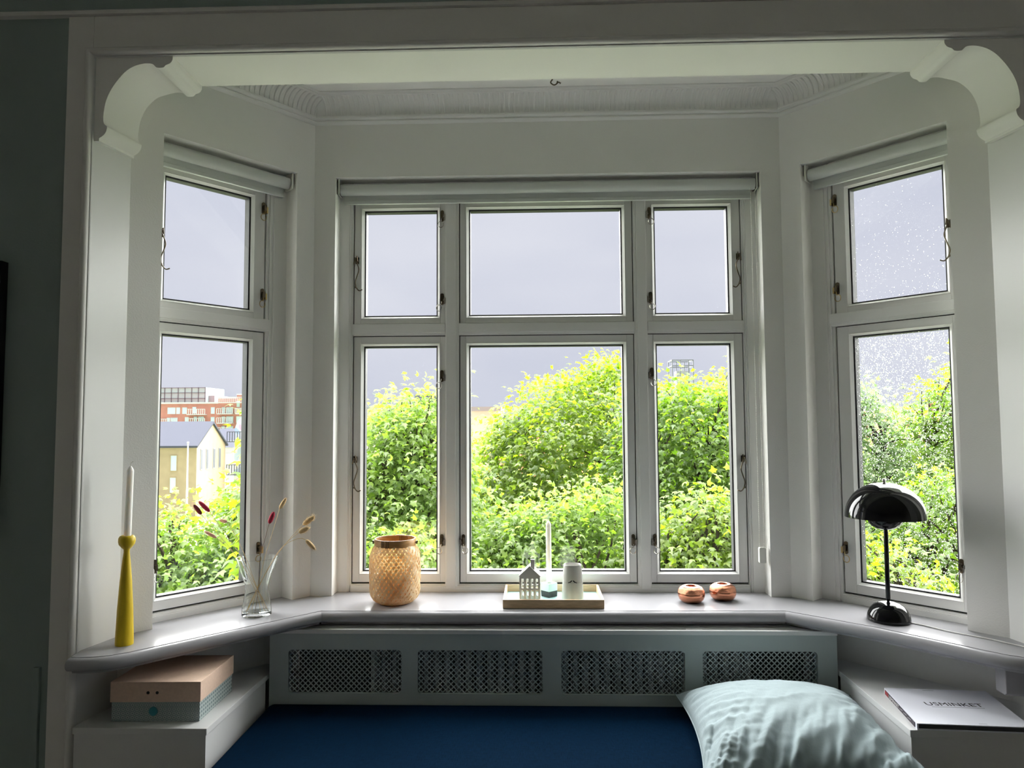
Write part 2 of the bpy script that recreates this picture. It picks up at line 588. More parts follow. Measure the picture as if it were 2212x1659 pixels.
# corbel brackets in the upper corners of the opening
bl = [(-1.234, 1.434), (-1.218, 1.434), (-1.218, 1.442), (-1.206, 1.450), (-1.199, 1.459), (-1.196, 1.469), (-1.196, 1.477), (-1.204, 1.484),
      (-1.207, 1.499), (-1.205, 1.528), (-1.200, 1.553), (-1.189, 1.580), (-1.172, 1.607), (-1.148, 1.635), (-1.122, 1.652), (-1.093, 1.660), (-1.070, 1.659),
      (-1.061, 1.653), (-1.054, 1.647), (-1.036, 1.647), (-1.028, 1.654), (-1.016, 1.659), (-1.009, 1.669), (-1.009, 1.681)]
br = [(1.399 - (x + 1.234) * 1.0, z) for x, z in bl]


def smooth_poly(p):
    q = [p[0], p[1], p[2]]
    cc = catmull([(x, 0, z) for x, z in p[2:]], 3)
    return q + [(v.x, v.z) for v in cc[1:]]


t5 = thing('trim_5', 'white scrolled corbel in the upper left corner of the opening', 'trim', kind='structure')
pl = smooth_poly(bl) + [(-1.234, 1.681)]
def corbel_map(side):
    # the back edge follows the beam at the top and the shallower jamb lower down; the wall end follows the splayed jamb
    def fn(a, b, c):
        e = (-1.234 - a) if side < 0 else (a - 1.399)          # 0 at the jamb, negative towards the opening
        t = min(1, max(0, (e + .125) / .085))
        t = t * t * (3 - 2 * t)
        if c > FRONT:
            return (a - side * .026 * t, BEAM_BACK - .002 - .047 * t, b)
        return (a, c, b)
    return fn


m = MB(); m.prism(pl, FRONT + .0, BEAM_BACK - .002, corbel_map(-1))
obj('corbel', m, LITW, t5, smooth=35)
t6 = thing('trim_6', 'white scrolled corbel in the upper right corner of the opening', 'trim', kind='structure')
pr = smooth_poly(br) + [(1.399, 1.681)]
m = MB(); m.prism(pr, FRONT + .0, BEAM_BACK - .002, corbel_map(1))
obj('corbel', m, LITW, t6, smooth=35)

# cornice of the bay: bead, cove, ceiling bead, fluted ornament
t7 = thing('trim_7', 'white plaster cornice with a fluted cove around the bay ceiling', 'trim', kind='structure')
pathC = [Rp(0.62, 0, 0)[:2], (XR, 0), (XL, 0), Lp(0.62, 0, 0)[:2]]   # left normal points into the room
bead = [(0.0, 1.746), (0.008, 1.748), (0.013, 1.753), (0.013, 1.757), (0.009, 1.760), (0.014, 1.762), (0.019, 1.767), (0.019, 1.772), (0.012, 1.776), (0.0, 1.776)]
obj('bead_moulding', MB().sweep(bead, pathC), CEIL, t7, smooth=40)
cove = []
for k in range(9):
    q = pi / 2 * k / 8
    cove.append((0.010 + 0.062 * (1 - cos(q)), 1.776 + 0.052 * sin(q)))
obj('cove', MB().sweep([(0.0, 1.776)] + cove + [(0.072, CEILZ), (0.0, CEILZ)], pathC), CEIL, t7, smooth=40)
top = [(0.070, 1.826), (0.078, 1.826), (0.081, 1.830), (0.088, 1.828), (0.092, 1.832), (0.092, CEILZ), (0.070, CEILZ)]
obj('ceiling_bead', MB().sweep(top, pathC), CEIL, t7, smooth=40)
fl = MB()
fpts = [(0.0, -(0.012 + 0.060 * (1 - cos(q))) , 1.779 + 0.048 * sin(q)) for q in [pi / 2 * k / 7 for k in range(8)]]
fl.tube(fpts, [0.0016, 0.003, 0.0038, 0.004, 0.0045, 0.005, 0.0052, 0.003], 6)
fl_me = fl.mesh('flute', CEIL, smooth=60)
for base, ang, length in (((XL, 0), 0.0, XR - XL), (Lp(0.56, 0, 0)[:2], AL, 0.56), ((XR, 0), -AR, 0.56)):
    nfl = int(length / 0.0185)
    for k in range(nfl):
        s = (k + 0.5) / nfl * length
        if 0.03 < s < length - 0.03 or ang != 0.0:
            link('flute', fl_me, t7, (base[0] + s * cos(ang), base[1] + s * sin(ang), 0), (0, 0, ang))

# ------------------------------------------------------------------ sill
sill = thing('trim_8', 'glossy white window board running around the bay with a rounded front edge', 'trim', kind='structure')
front_path = [(-1.222, -0.690), (-1.192, -0.692), (-1.150, -0.686), (-1.120, -0.672), (-1.088, -0.647), (-1.060, -0.615), (-1.023, -0.573), (-0.691, -0.207),
              (0.846, -0.190), (1.052, -0.378), (1.149, -0.492), (1.203, -0.556), (1.240, -0.602), (1.272, -0.636), (1.310, -0.660), (1.352, -0.676), (1.386, -0.680)]
iL, iR = 7, 8
nose = [(0.0, -0.0015)]
for k in range(11):
    q = pi / 2 - pi * k / 10
    nose.append((-0.004 - 0.017 * cos(q), -0.0185 + 0.017 * sin(q)))
nose += [(-0.002, -0.037), (0.006, -0.039), (0.008, -0.045), (0.016, -0.047), (0.016, -0.0015)]
# offset sign: left normal of the path (left to right) points to the window, so the nose bulges to negative offsets
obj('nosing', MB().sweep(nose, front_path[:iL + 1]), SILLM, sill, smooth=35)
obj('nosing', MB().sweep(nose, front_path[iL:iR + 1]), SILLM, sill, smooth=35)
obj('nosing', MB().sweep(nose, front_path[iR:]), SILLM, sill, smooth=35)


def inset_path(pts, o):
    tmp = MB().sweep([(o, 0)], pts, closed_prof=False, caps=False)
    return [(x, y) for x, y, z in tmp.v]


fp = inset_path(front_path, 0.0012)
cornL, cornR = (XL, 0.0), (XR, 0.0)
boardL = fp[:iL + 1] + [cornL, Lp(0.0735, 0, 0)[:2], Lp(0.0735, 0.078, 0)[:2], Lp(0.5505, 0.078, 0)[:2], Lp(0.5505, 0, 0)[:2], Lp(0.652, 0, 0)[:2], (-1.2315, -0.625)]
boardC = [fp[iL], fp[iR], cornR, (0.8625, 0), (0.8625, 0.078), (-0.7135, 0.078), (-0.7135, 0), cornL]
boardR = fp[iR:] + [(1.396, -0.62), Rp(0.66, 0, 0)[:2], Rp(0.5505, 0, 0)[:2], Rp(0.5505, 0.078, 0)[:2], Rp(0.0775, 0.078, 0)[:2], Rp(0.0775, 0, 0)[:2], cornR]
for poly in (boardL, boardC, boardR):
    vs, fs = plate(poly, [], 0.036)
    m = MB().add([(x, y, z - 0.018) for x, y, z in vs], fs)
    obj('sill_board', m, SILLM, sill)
m = MB(); m.prism([(-0.046, -0.56), (-0.046, -0.605), (-0.112, -0.605), (-0.118, -0.598), (-0.118, -0.56)], 1.284, 1.40, lambda a, b, c: (c, b, a))
m.map(lambda x, y, z: (x, y - (x - 1.284) * 0.25, z))
obj('sill_bracket', m, SILLM, sill, bevel=.003)

# ------------------------------------------------------------------ windows (local x to the right in the picture, y outwards)
Z = dict(sl0=0.0325, sl1=0.9535, gl0=0.0745, gl1=0.9145, t0=0.957, t1=1.003, su0=1.0045, su1=1.480, gu0=1.0355, gu1=1.4395)


def sash(root, x0, x1, z0, z1, gx0, gx1, gz0, gz1, name='sash'):
    fy = 0.083
    ax0, ax1, az0, az1 = gx0 - 0.016, gx1 + 0.016, gz0 - 0.014, gz1 + 0.014
    m = MB()
    # inner ring: bead, slope, glass rebate
    m.rectloops([(ax0, ax1, az0, az1, fy + .0006), (ax0 + .003, ax1 - .003, az0 + .003, az1 - .003, fy - .003), (ax0 + .006, ax1 - .006, az0 + .005, az1 - .005, fy + .001),
                 (gx0 - .0045, gx1 + .0045, gz0 - .0045, gz1 + .0045, fy + .008), (gx0 - .003, gx1 + .003, gz0 - .003, gz1 + .003, fy + .010), (gx0 - .003, gx1 + .003, gz0 - .003, gz1 + .003, .125),
                 (ax0, ax1, az0, az1, .125)])
    # stiles run through, rails between them with a hairline joint
    m.box(x0, ax0, fy, .128, z0, z1); m.box(ax1, x1, fy, .128, z0, z1)
    g = .0006
    m.box(ax0 + g, ax1 - g, fy, .128, z0, az0); m.box(ax0 + g, ax1 - g, fy, .128, az1, z1)
    s = obj(name, m, WOODW, root)
    k = MB()
    k.rectloops([(gx0 - .004, gx1 + .004, gz0 - .004, gz1 + .004, .0915), (gx0 + .0006, gx1 - .0006, gz0 + .0006, gz1 - .0006, .0945), (gx0 + .0006, gx1 - .0006, gz0 + .0006, gz1 - .0006, .126), (gx0 - .004, gx1 + .004, gz0 - .004, gz1 + .004, .126)])
    obj('glazing_gasket', k, SEAL, s)
    p = MB().box(gx0 - .002, gx1 + .002, .098, .102, gz0 - .002, gz1 + .002)
    obj('pane', p, PANE, s)
    return s


def seal(root, x0, x1, z0, z1):
    m = MB()
    e = .004
    m.rectloops([(x0 - e, x1 + e, z0 - e, z1 + e, .0905), (x0 + .0004, x1 - .0004, z0 + .0004, z1 - .0004, .0905), (x0 + .0004, x1 - .0004, z0 + .0004, z1 - .0004, .1285), (x0 + .012, x1 - .012, z0 + .012, z1 - .012, .1285), (x0 + .012, x1 - .012, z0 + .012, z1 - .012, .145), (x0 - e, x1 + e, z0 - e, z1 + e, .145)])
    return obj('seal', m, SEAL, root)


# fastener pieces, shared meshes
m = MB()
m.prism(rrect(-.0065, .0065, -.022, .022, .0062), 0, .003, lambda a, b, c: (a, -c, b))
m.tube([(0, -.002, .006), (0, -.016, .006)], .0048, 8)
m.box(-.004, .004, -.018, -.008, -.012, .006)
LATCH_PLATE = m.mesh('latch_plate', IRON, smooth=40)
m = MB(); m.prism(rrect(-.0065, .0065, -.022, .022, .0062), 0, .003, lambda a, b, c: (a, -c, b))
m.tube([(0, -.002, .006), (0, -.016, .006)], .0048, 8); m.box(-.004, .004, -.018, -.008, -.012, .006)
LATCH_PLATE_B = m.mesh('latch_plate', BRASS, smooth=40)


def latch(parent, x, z, side, brass=False, loop=None, y=.083, swing=0.0):
    """cam fastener on a sash stile; side +1: frame lies to the right of it"""
    o = link('window_latch', LATCH_PLATE, parent, (x, y, z))
    o['label'] = 'brass window fastener with a wire loop' if brass else 'dark window fastener with a wire loop'
    q = MB()
    q.box(side * .010 - .003, side * .010 + .003, -.012, 0.0, -.018, .004)
    q.box(min(0, side * .011), max(0, side * .011), -.013, -.009, -.008, -.003)
    a = [(0, -.014, -.004), (-side * .002, -.016, -.018)]
    for k in range(13):
        t = radians(110 - 320 * k / 12) if side < 0 else radians(70 + 320 * k / 12)
        a.append((-side * (.004 + swing) + .0105 * cos(t), -.014, -.036 + .012 * sin(t)))
    lp = MB().tube(catmull(a, 2), .0014, 6)
    # staple and loop joined with the plate's own mesh kind: one small fastener
    q.v += [];
    n = len(q.v)
    q.v += lp.v; q.f += [tuple(i + n for i in f) for f in lp.f]
    me = q.mesh('window_latch', STEEL if not brass else BRASS, smooth=50)
    # combine both into one mesh
    bm = bmesh.new(); bm.from_mesh(o.data); k0 = len(bm.faces)
    bm.from_mesh(me)
    bm.faces.ensure_lookup_table()
    for f in bm.faces[k0:]:
        f.material_index = 1
    me2 = bpy.data.meshes.new('window_latch')
    bm.to_mesh(me2); bm.free()
    me2.materials.append(IRON); me2.materials.append(BRASS if brass else STEEL)
    o.data = me2
    return o


def stay_hook(parent, x, z, side, y=.083, length=.118):
    m = MB()
    m.tube(catmull([(0, -.006, 0), (.002 * side, -.012, -.010), (.010 * side, -.012, -.035), (.003 * side, -.011, -.062), (-.004 * side, -.010, -.085), (.001 * side, -.011, -length + .012),
                    (.012 * side, -.013, -length), (.024 * side, -.014, -length + .004)], 5), .0022, 7)
    m.tube([(-.008 * side, -.002, .012), (-.003 * side, -.014, .006), (-.010 * side, -.010, -.016)], .002, 6)
    m.tube([(0, 0, .010), (.002 * side, -.012, .016), (.004 * side, -.012, -.004)], .002, 6)
    m.box(-.006, .006, -.003, 0, -.012, .012)
    m.lathe([(.0, -.0045), (.0036, -.003), (.0036, .003), (0, .0045)], 8, (-.002 * side, -.012, -length + .014))
    o = obj('stay_hook', m, IRON, parent, smooth=50, loc=(x, y, z))
    o['label'] = 'curved dark metal casement hook'
    return o


def frame_box(root, name, x0, x1, z0, z1, lips=(0, 0, 0, 0), y0=.075):
    """frame member with stepped edges; lips = step width left, right, bottom, top"""
    l, r, b, t = lips
    m = MB()
    m.box(x0 + l, x1 - r, y0 - .008, .150, z0 + b, z1 - t)
    if l or r or b or t:
        m.box(x0, x1, y0 + .001, .149, z0, z1)
        m.box(x0 + l * .45, x1 - r * .45, y0 - .004, .148, z0 + b * .45, z1 - t * .45)
    return obj(name, m, WOODW, root, bevel=.001)


# ---- middle window
W2 = thing('window_2', 'wide white middle window of six panes facing the trees', 'window', kind='structure')
frame_box(W2, 'frame_jamb', -0.715, -0.6645, -.015, 1.548, (0, .012, 0, 0))
frame_box(W2, 'frame_jamb', 0.810, 0.864, -.015, 1.548, (.012, 0, 0, 0))
frame_box(W2, 'frame_head', -0.664, 0.810, 1.484, 1.548, (0, 0, .010, 0))
frame_box(W2, 'frame_sill', -0.664, 0.810, -.015, .0260, (0, 0, 0, .008))
frame_box(W2, 'mullion', -0.3105, -0.2585, .012, 1.486, (.005, .013, 0, 0), y0=.074)
frame_box(W2, 'mullion', 0.4030, 0.4530, .012, 1.486, (.012, .005, 0, 0), y0=.074)
for a, b in ((-.664, -.3105), (-.2585, .403), (.453, .810)):
    frame_box(W2, 'transom', a, b, Z['t0'], Z['t1'], (0, 0, .010, .004), y0=.077)
sashes = [(-.6605, -.3115, -.6195, -.3455), (-.2545, .3995, -.2170, .3590), (.4545, .8065, .4885, .7605)]
SL = []; SU = []
for x0, x1, g0, g1 in sashes:
    SL.append(sash(W2, x0, x1, Z['sl0'], Z['sl1'], g0, g1, Z['gl0'], Z['gl1']))
    SU.append(sash(W2, x0, x1, Z['su0'], Z['su1'], g0, g1, Z['gu0'], Z['gu1']))
    seal(W2, x0, x1, Z['sl0'], Z['sl1']); seal(W2, x0, x1, Z['su0'], Z['su1'])
latch(SU[0], -.323, 1.418, 1); latch(SU[0], -.323, 1.096, 1, swing=.006); latch(SL[0], -.324, .802, 1, swing=.006); latch(SL[0], -.324, .187, 1, swing=.004)
latch(SL[1], -.243, .187, -1, swing=.003); latch(SL[1], .388, .187, 1)
latch(SU[2], .467, 1.418, -1); latch(SU[2], .467, 1.093, -1); latch(SL[2], .467, .806, -1); latch(SL[2], .468, .187, -1)
stay_hook(SU[0], -.651, 1.248, 1); stay_hook(SL[0], -.651, .488, 1)
stay_hook(SU[2], .797, 1.246, -1); stay_hook(SL[2], .797, .486, -1)


# ---- side windows
def side_window(name, label, loc, rz, sgn):
    """sgn -1: left window (local x runs from the far edge at -0.072 to -0.551)"""
    Wn = thing(name, label, 'window', loc, rz, kind='structure')
    X = lambda a, b: (min(a * sgn, b * sgn), max(a * sgn, b * sgn))
    lip = lambda v: (0, v, 0, 0) if sgn > 0 else (v, 0, 0, 0)
    a, b = X(.070, .148); frame_box(Wn, 'frame_jamb', a, b, -.015, 1.548, lip(.022))
    a, b = X(.532, .580); frame_box(Wn, 'frame_jamb', a, b, -.015, 1.548, (lambda t: (t[1], t[0], 0, 0))(lip(.010)))
    a, b = X(.148, .532)
    frame_box(Wn, 'frame_head', a, b, 1.484, 1.548, (0, 0, .010, 0))
    frame_box(Wn, 'frame_sill', a, b, -.015, .0260, (0, 0, 0, .008))
    frame_box(Wn, 'transom', *X(.136, .532), Z['t0'], Z['t1'], (0, 0, .010, .004), y0=.073)
    x0, x1 = X(.1525, .5285); g0, g1 = X(.2075, .5025)
    lo = sash(Wn, x0, x1, Z['sl0'], Z['sl1'], g0, g1, Z['gl0'], Z['gl1'])
    hi = sash(Wn, x0, x1, Z['su0'], Z['su1'], g0, g1, Z['gu0'], Z['gu1'])
    seal(Wn, x0, x1, Z['sl0'], Z['sl1']); seal(Wn, x0, x1, Z['su0'], Z['su1'])
    for s, z in ((hi, 1.410), (hi, 1.092), (lo, .184)):
        latch(s, sgn * .160, z, -sgn, brass=True, swing=.002)
    latch(lo, sgn * .515, .172, sgn, brass=False)
    stay_hook(hi, sgn * .519, 1.245, -sgn)
    return Wn, hi, lo, (g0, g1)


W1, h1, l1, gg1 = side_window('window_1', 'narrow white window in the angled left wall', (XL, 0, 0), AL, -1)
W3, h3, l3, gg3 = side_window('window_3', 'narrow white window in the angled right wall, panes beaded with rain', (XR, 0, 0), -AR, 1)


def raindrops(parent, gx, gz0, gz1, n, rmin, rmax, dens):
    """flattened water domes on the outer face of a pane (one countless mass)"""
    m = MB()
    k = 0
    while k < n:
        x = random.uniform(*gx); z = random.uniform(gz0, gz1)
        if random.random() > dens((x - gx[0]) / (gx[1] - gx[0]), (z - gz0) / (gz1 - gz0)):
            continue
        k += 1
        r = rmin + (rmax - rmin) * random.random() ** 3.0
        h = r * random.uniform(.35, .6)
        sz = random.uniform(1.0, 1.35)
        vs = [(x, .1021, z)]
        ns = 7
        for rr_, yy in ((1.0, 0.0), (.72, .7), ):
            for q in range(ns):
                a = 2 * pi * q / ns
                vs.append((x + r * rr_ * cos(a), .1021 + h * yy, z + r * rr_ * sz * sin(a)))
        vs.append((x, .1021 + h, z))
        fs = []
        for q in range(ns):
            q2 = (q + 1) % ns
            fs += [(0, 1 + q2, 1 + q), (1 + q, 1 + q2, 1 + ns + q2, 1 + ns + q), (1 + ns + q, 1 + ns + q2, 1 + 2 * ns)]
        m.add(vs, fs)
    o = obj('raindrops', m, WATER, parent, smooth=180, recalc=False)
    o['kind'] = 'stuff'
    return o


raindrops(h3, gg3, Z['gu0'], Z['gu1'], 420, .0005, .0016, lambda a, b: .25 + .75 * (1 - b))
raindrops(l3, gg3, Z['gl0'], Z['gl1'], 7500, .0005, .0020, lambda a, b: max(.05, min(1, .15 + 1.3 * b)) if a < .35 else .75)


# ------------------------------------------------------------------ roller blinds
def bead_chain(x, y, z0, z1, gap=.018):
    m = MB()
    for s in (0, gap):
        n = int((z1 - z0) / .0075)
        m.tube([(x + s, y, z0), (x + s, y, z1)], .0007, 4)
        for k in range(n):
            m.lathe([(0, -.0019), (.0017, -.0008), (.0017, .0008), (0, .0019)], 5, (x + s, y, z0 + (k + .5) * (z1 - z0) / n))
    return m


def roller_blind(label, loc, rz, x0, x1, chain_x, cy=.020):
    b = thing('roller_blind', label, 'blind', loc, rz, 'rolled up white roller blinds in the window reveals')
    zc = 1.511; yc = .042
    m = MB(); n = 24
    for xa, xb, r in ((x0, x1, .0214),):
        m.tube([(xa, yc, zc), (xb, yc, zc)], r, n)
    obj('fabric_roll', m, BLINDM, b, smooth=40)
    m = MB()
    m.box(x0 + .008, x1 - .010, yc + .012, yc + .0165, 1.470, zc)
    obj('fabric_drop', m, BLINDM, b)
    m = MB(); m.box(x0 + .008, x1 - .010, yc + .008, yc + .0205, 1.459, 1.473)
    obj('hem_bar', m, BLINDM, b, bevel=.002)
    for xa in (x0 - .004, x1 + .001):
        m = MB()
        m.prism([(yc + cos(radians(a)) * .026, zc + sin(radians(a)) * .026) for a in range(-90, 91, 15)] + [(.012, 1.545), (.012, 1.486)], xa, xa + .003, lambda p, q, c: (c, p, q))
        m.prism(rrect(yc - .022, yc + .022, zc - .026, 1.546, .008), xa, xa + .003, lambda p, q, c: (c, p, q))
        obj('bracket', m, PLASTW, b)
    c = bead_chain(chain_x, cy, .165, zc - .02, .016 if cy < .05 else .010)
    obj('bead_chain', c, PLASTW, b)
    m = MB(); m.prism(rrect(chain_x - .004, chain_x + .020, .115, .172, .006), cy - .010, cy + .008, lambda p, q, cc: (p, cc, q))
    obj('chain_tensioner', m, PLASTW, b, bevel=.002)
    return b


roller_blind('long white roller blind rolled up over the wide middle window', (0, 0, 0), 0, -.703, .852, .832)
roller_blind('short white roller blind rolled up over the left window', (XL, 0, 0), AL, -.545, -.086, -.5475, .060)
roller_blind('short white roller blind rolled up over the rain-wet right window', (XR, 0, 0), -AR, .090, .546, .5365, .060)

# ceiling hook
hk = thing('ceiling_hook', 'small old metal hook hanging from the bay ceiling', 'hook', (.098, -.19, CEILZ))
m = MB(); m.lathe([(0, 0), (.012, -.001), (.010, -.006), (.004, -.010), (0, -.011)], 12)
obj('rosette', m, IRON, hk, smooth=40)
m = MB(); m.tube(catmull([(-.004, 0, -.008), (-.002, 0, -.022), (-.008, 0, -.034), (.002, 0, -.043), (.012, 0, -.040), (.016, 0, -.030)], 5), .0024, 7)
m.tube(catmull([(.012, 0, -.040), (.020, 0, -.034), (.026, 0, -.038)], 4), [.002] * 4 + [.0022] * 4 + [.004], 6)
obj('hook', m, IRON, hk, smooth=50)

# black picture edge at far left
pf = thing('picture_frame', 'black framed panel hanging on the dark wall at far left', 'picture', (-1.78, FRONT, .70))
m = MB(); m.rectloops([(-.315, .312, -.40, .383, -.030), (-.285, .282, -.37, .353, -.030), (-.285, .282, -.37, .353, -.003), (-.315, .312, -.40, .383, -.003)])
obj('frame', m, pbr('black_frame', (.004, .004, .004), .5), pf)
m = MB(); m.box(-.284, .281, -.014, -.004, -.369, .352)
obj('canvas', m, pbr('black_canvas', (.006, .006, .006), .8), pf)

# ------------------------------------------------------------------ radiator and its cover
CX0, CX1, CY = -0.848, 0.988, -0.243
cov = thing('radiator_cover', 'grey-green radiator cover with four pierced grilles below the middle sill', 'radiator cover', (0, 0, 0))
gr = [(-.786, -.414), (-.360, .046), (.107, .504), (.561, .926)]
GZ0, GZ1 = -.2545, -.116
holes = [rrect(a, b, GZ0, GZ1, .012) for a, b in gr]
vs, fs = plate([(CX0, -.60), (CX1, -.60), (CX1, -.0645), (CX0, -.0645)], holes, .012)
m = MB().add([(x, CY + .006 - z, y) for x, y, z in vs], fs)
obj('front_panel', m, COVERM, cov)
m = MB(); m.box(CX0, CX0 + .012, CY + .0125, -.03, -.60, -.0645); obj('side_panel', m, COVERM, cov)
m = MB(); m.box(CX1 - .012, CX1, CY + .0125, -.03, -.60, -.0645); obj('side_panel', m, COVERM, cov)
slots = []
for a, b in ((-.757, -.418), (-.360, .046), (.106, .513), (.564, .918)):
    for y in (-.226, -.190, -.154):
        slots.append(rrect(a, b, y - .0038, y + .0038, .0037, 3))
vs, fs = plate([(CX0 - .001, CY - .003), (CX1 + .001, CY - .003), (CX1 + .001, -.02), (CX0 - .001, -.02)], slots, .013)
m = MB().add([(x, y, z - .057) for x, y, z in vs], fs)
obj('top_board', m, LITCOVER, cov)


def grille_mesh(x0, x1, z0, z1, pitch=.0178, th=.002):
    """sheet pierced with four-lobed holes on a staggered grid"""
    m = MB()
    h = pitch / 2
    prof = []
    for k in range(16):
        a = 2 * pi * k / 16
        prof.append((a, h * (.42 + .24 * abs(cos(2 * a)) ** 0.8)))
    nx = int((x1 - x0) / h) + 3; nz = int((z1 - z0) / h) + 3
    for i in range(nx):
        for j in range(nz):
            if (i + j) % 2:
                continue
            cx = x0 - h + i * h; cz = z0 - h + j * h
            if cx < x0 - .006 or cx > x1 + .006 or cz < z0 - .006 or cz > z1 + .006:
                continue
            vs = []
            for y in (0, th):
                for a, r in prof:
                    s = h / (abs(cos(a)) + abs(sin(a)))
                    vs.append((cx + s * cos(a), y, cz + s * sin(a)))
                for a, r in prof:
                    vs.append((cx + r * cos(a), y, cz + r * sin(a)))
            fs = []
            for k in range(16):
                k2 = (k + 1) % 16
                fs += [(k, k2, 16 + k2, 16 + k), (32 + k, 48 + k, 48 + k2, 32 + k2), (16 + k, 16 + k2, 48 + k2, 48 + k)]
            m.add(vs, fs)
    return m


for a, b in gr:
    obj('grille', grille_mesh(a, b, GZ0, GZ1), COVERM, cov, loc=(0, CY + .0125, 0), recalc=False)
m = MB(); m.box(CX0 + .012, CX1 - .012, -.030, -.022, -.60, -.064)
obj('shade_panel', m, SHADEIN, cov)  # added dark sheet behind the radiator, painting the shade seen through the grilles

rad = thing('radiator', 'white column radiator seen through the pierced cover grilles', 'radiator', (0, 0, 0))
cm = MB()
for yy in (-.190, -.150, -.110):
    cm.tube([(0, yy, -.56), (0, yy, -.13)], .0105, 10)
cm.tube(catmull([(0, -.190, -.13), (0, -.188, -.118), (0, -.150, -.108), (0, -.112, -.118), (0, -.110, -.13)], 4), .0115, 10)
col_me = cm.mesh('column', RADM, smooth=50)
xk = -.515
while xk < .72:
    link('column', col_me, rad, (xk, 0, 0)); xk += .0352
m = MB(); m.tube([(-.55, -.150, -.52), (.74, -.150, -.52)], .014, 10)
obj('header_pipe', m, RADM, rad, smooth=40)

# ------------------------------------------------------------------ side benches
def bench(label, x_in, zt, yf, left):
    b = thing('bench', label, 'bench', (x_in, yf, FLOORZ), group='built-in benches below the side windows')
    if left:
        top_poly = [(x_in, yf), (x_in + .006, CY), (x_in + .006, -.12), (-.902, -.136), Lp(.655, -.001, 0)[:2], (-1.2310, -.636), (-1.2310, yf)]
        body = [(x_in - .004, yf + .004), (x_in + .002, CY - .001), (x_in - .02, -.2), Lp(.64, -.012, 0)[:2], (-1.222, -.62), (-1.228, yf + .004)]
    else:
        top_poly = [(x_in, yf), (x_in + .008, CY), (x_in + .008, -.10), (1.03, -.112), Rp(.655, -.001, 0)[:2], (1.396, -.630), (1.396, yf)]
        body = [(x_in + .004, yf + .004), (x_in + .011, CY - .001), (x_in + .03, -.2), Rp(.64, -.012, 0)[:2], (1.388, -.62), (1.392, yf + .004)]
    L0 = Vector((x_in, yf, FLOORZ))
    m = MB(); m.prism(top_poly, zt - .018, zt); m.map(lambda x, y, z: (x - L0.x, y - L0.y, z - L0.z))
    obj('top_board', m, BENCHM, b, bevel=.0015)
    m = MB(); m.prism(body, FLOORZ, zt - .0185); m.map(lambda x, y, z: (x - L0.x, y - L0.y, z - L0.z))
    obj('body', m, BENCHM, b)
    return b


bench('white built-in bench below the left window carrying the storage box', -.862, -.197, -.660, True)
bench('white built-in bench below the right window carrying the book', .984, -.174, -.690, False)

# ------------------------------------------------------------------ daybed mattress and cushion
def fabric(name, col, col2, scale, rough=.9, bump=.4, sheen=.2):
    m, nt, b = new_mat(name)
    b.inputs['Roughness'].default_value = rough
    b.inputs['Specular IOR Level'].default_value = .02
    b.inputs['Sheen Weight'].default_value = sheen
    tc = nt.nodes.new('ShaderNodeTexCoord')
    w1 = nt.nodes.new('ShaderNodeTexNoise'); w1.inputs['Scale'].default_value = scale; w1.inputs['Detail'].default_value = 2
    w2 = nt.nodes.new('ShaderNodeTexNoise'); w2.inputs['Scale'].default_value = scale; w2.inputs['Detail'].default_value = 2
    m1 = nt.nodes.new('ShaderNodeMapping'); m1.inputs['Scale'].default_value = (14, 1, 1)
    m2 = nt.nodes.new('ShaderNodeMapping'); m2.inputs['Scale'].default_value = (1, 14, 1)
    nt.links.new(tc.outputs['Object'], m1.inputs['Vector']); nt.links.new(tc.outputs['Object'], m2.inputs['Vector'])
    nt.links.new(m1.outputs['Vector'], w1.inputs['Vector']); nt.links.new(m2.outputs['Vector'], w2.inputs['Vector'])
    ad = nt.nodes.new('ShaderNodeMath'); ad.operation = 'ADD'
    nt.links.new(w1.outputs['Fac'], ad.inputs[0]); nt.links.new(w2.outputs['Fac'], ad.inputs[1])
    mr = nt.nodes.new('ShaderNodeMapRange'); mr.inputs['From Min'].default_value = .75; mr.inputs['From Max'].default_value = 1.25
    nt.links.new(ad.outputs[0], mr.inputs['Value'])
    mx = nt.nodes.new('ShaderNodeMix'); mx.data_type = 'RGBA'
    mx.inputs[6].default_value = (*col, 1); mx.inputs[7].default_value = (*col2, 1)
    nt.links.new(mr.outputs['Result'], mx.inputs['Factor'])
    nt.links.new(mx.outputs[2], b.inputs['Base Color'])
    bp = nt.nodes.new('ShaderNodeBump'); bp.inputs['Strength'].default_value = bump; bp.inputs['Distance'].default_value = .0006
    nt.links.new(ad.outputs[0], bp.inputs['Height']); nt.links.new(bp.outputs['Normal'], b.inputs['Normal'])
    return m


NAVY = fabric('navy_canvas', (.0008, .0080, .0215), (.0016, .0140, .0370), 46, sheen=0.0)
TEAL = fabric('pale_teal_cotton', (.33, .405, .43), (.37, .45, .475), 60, bump=.25, sheen=.1)

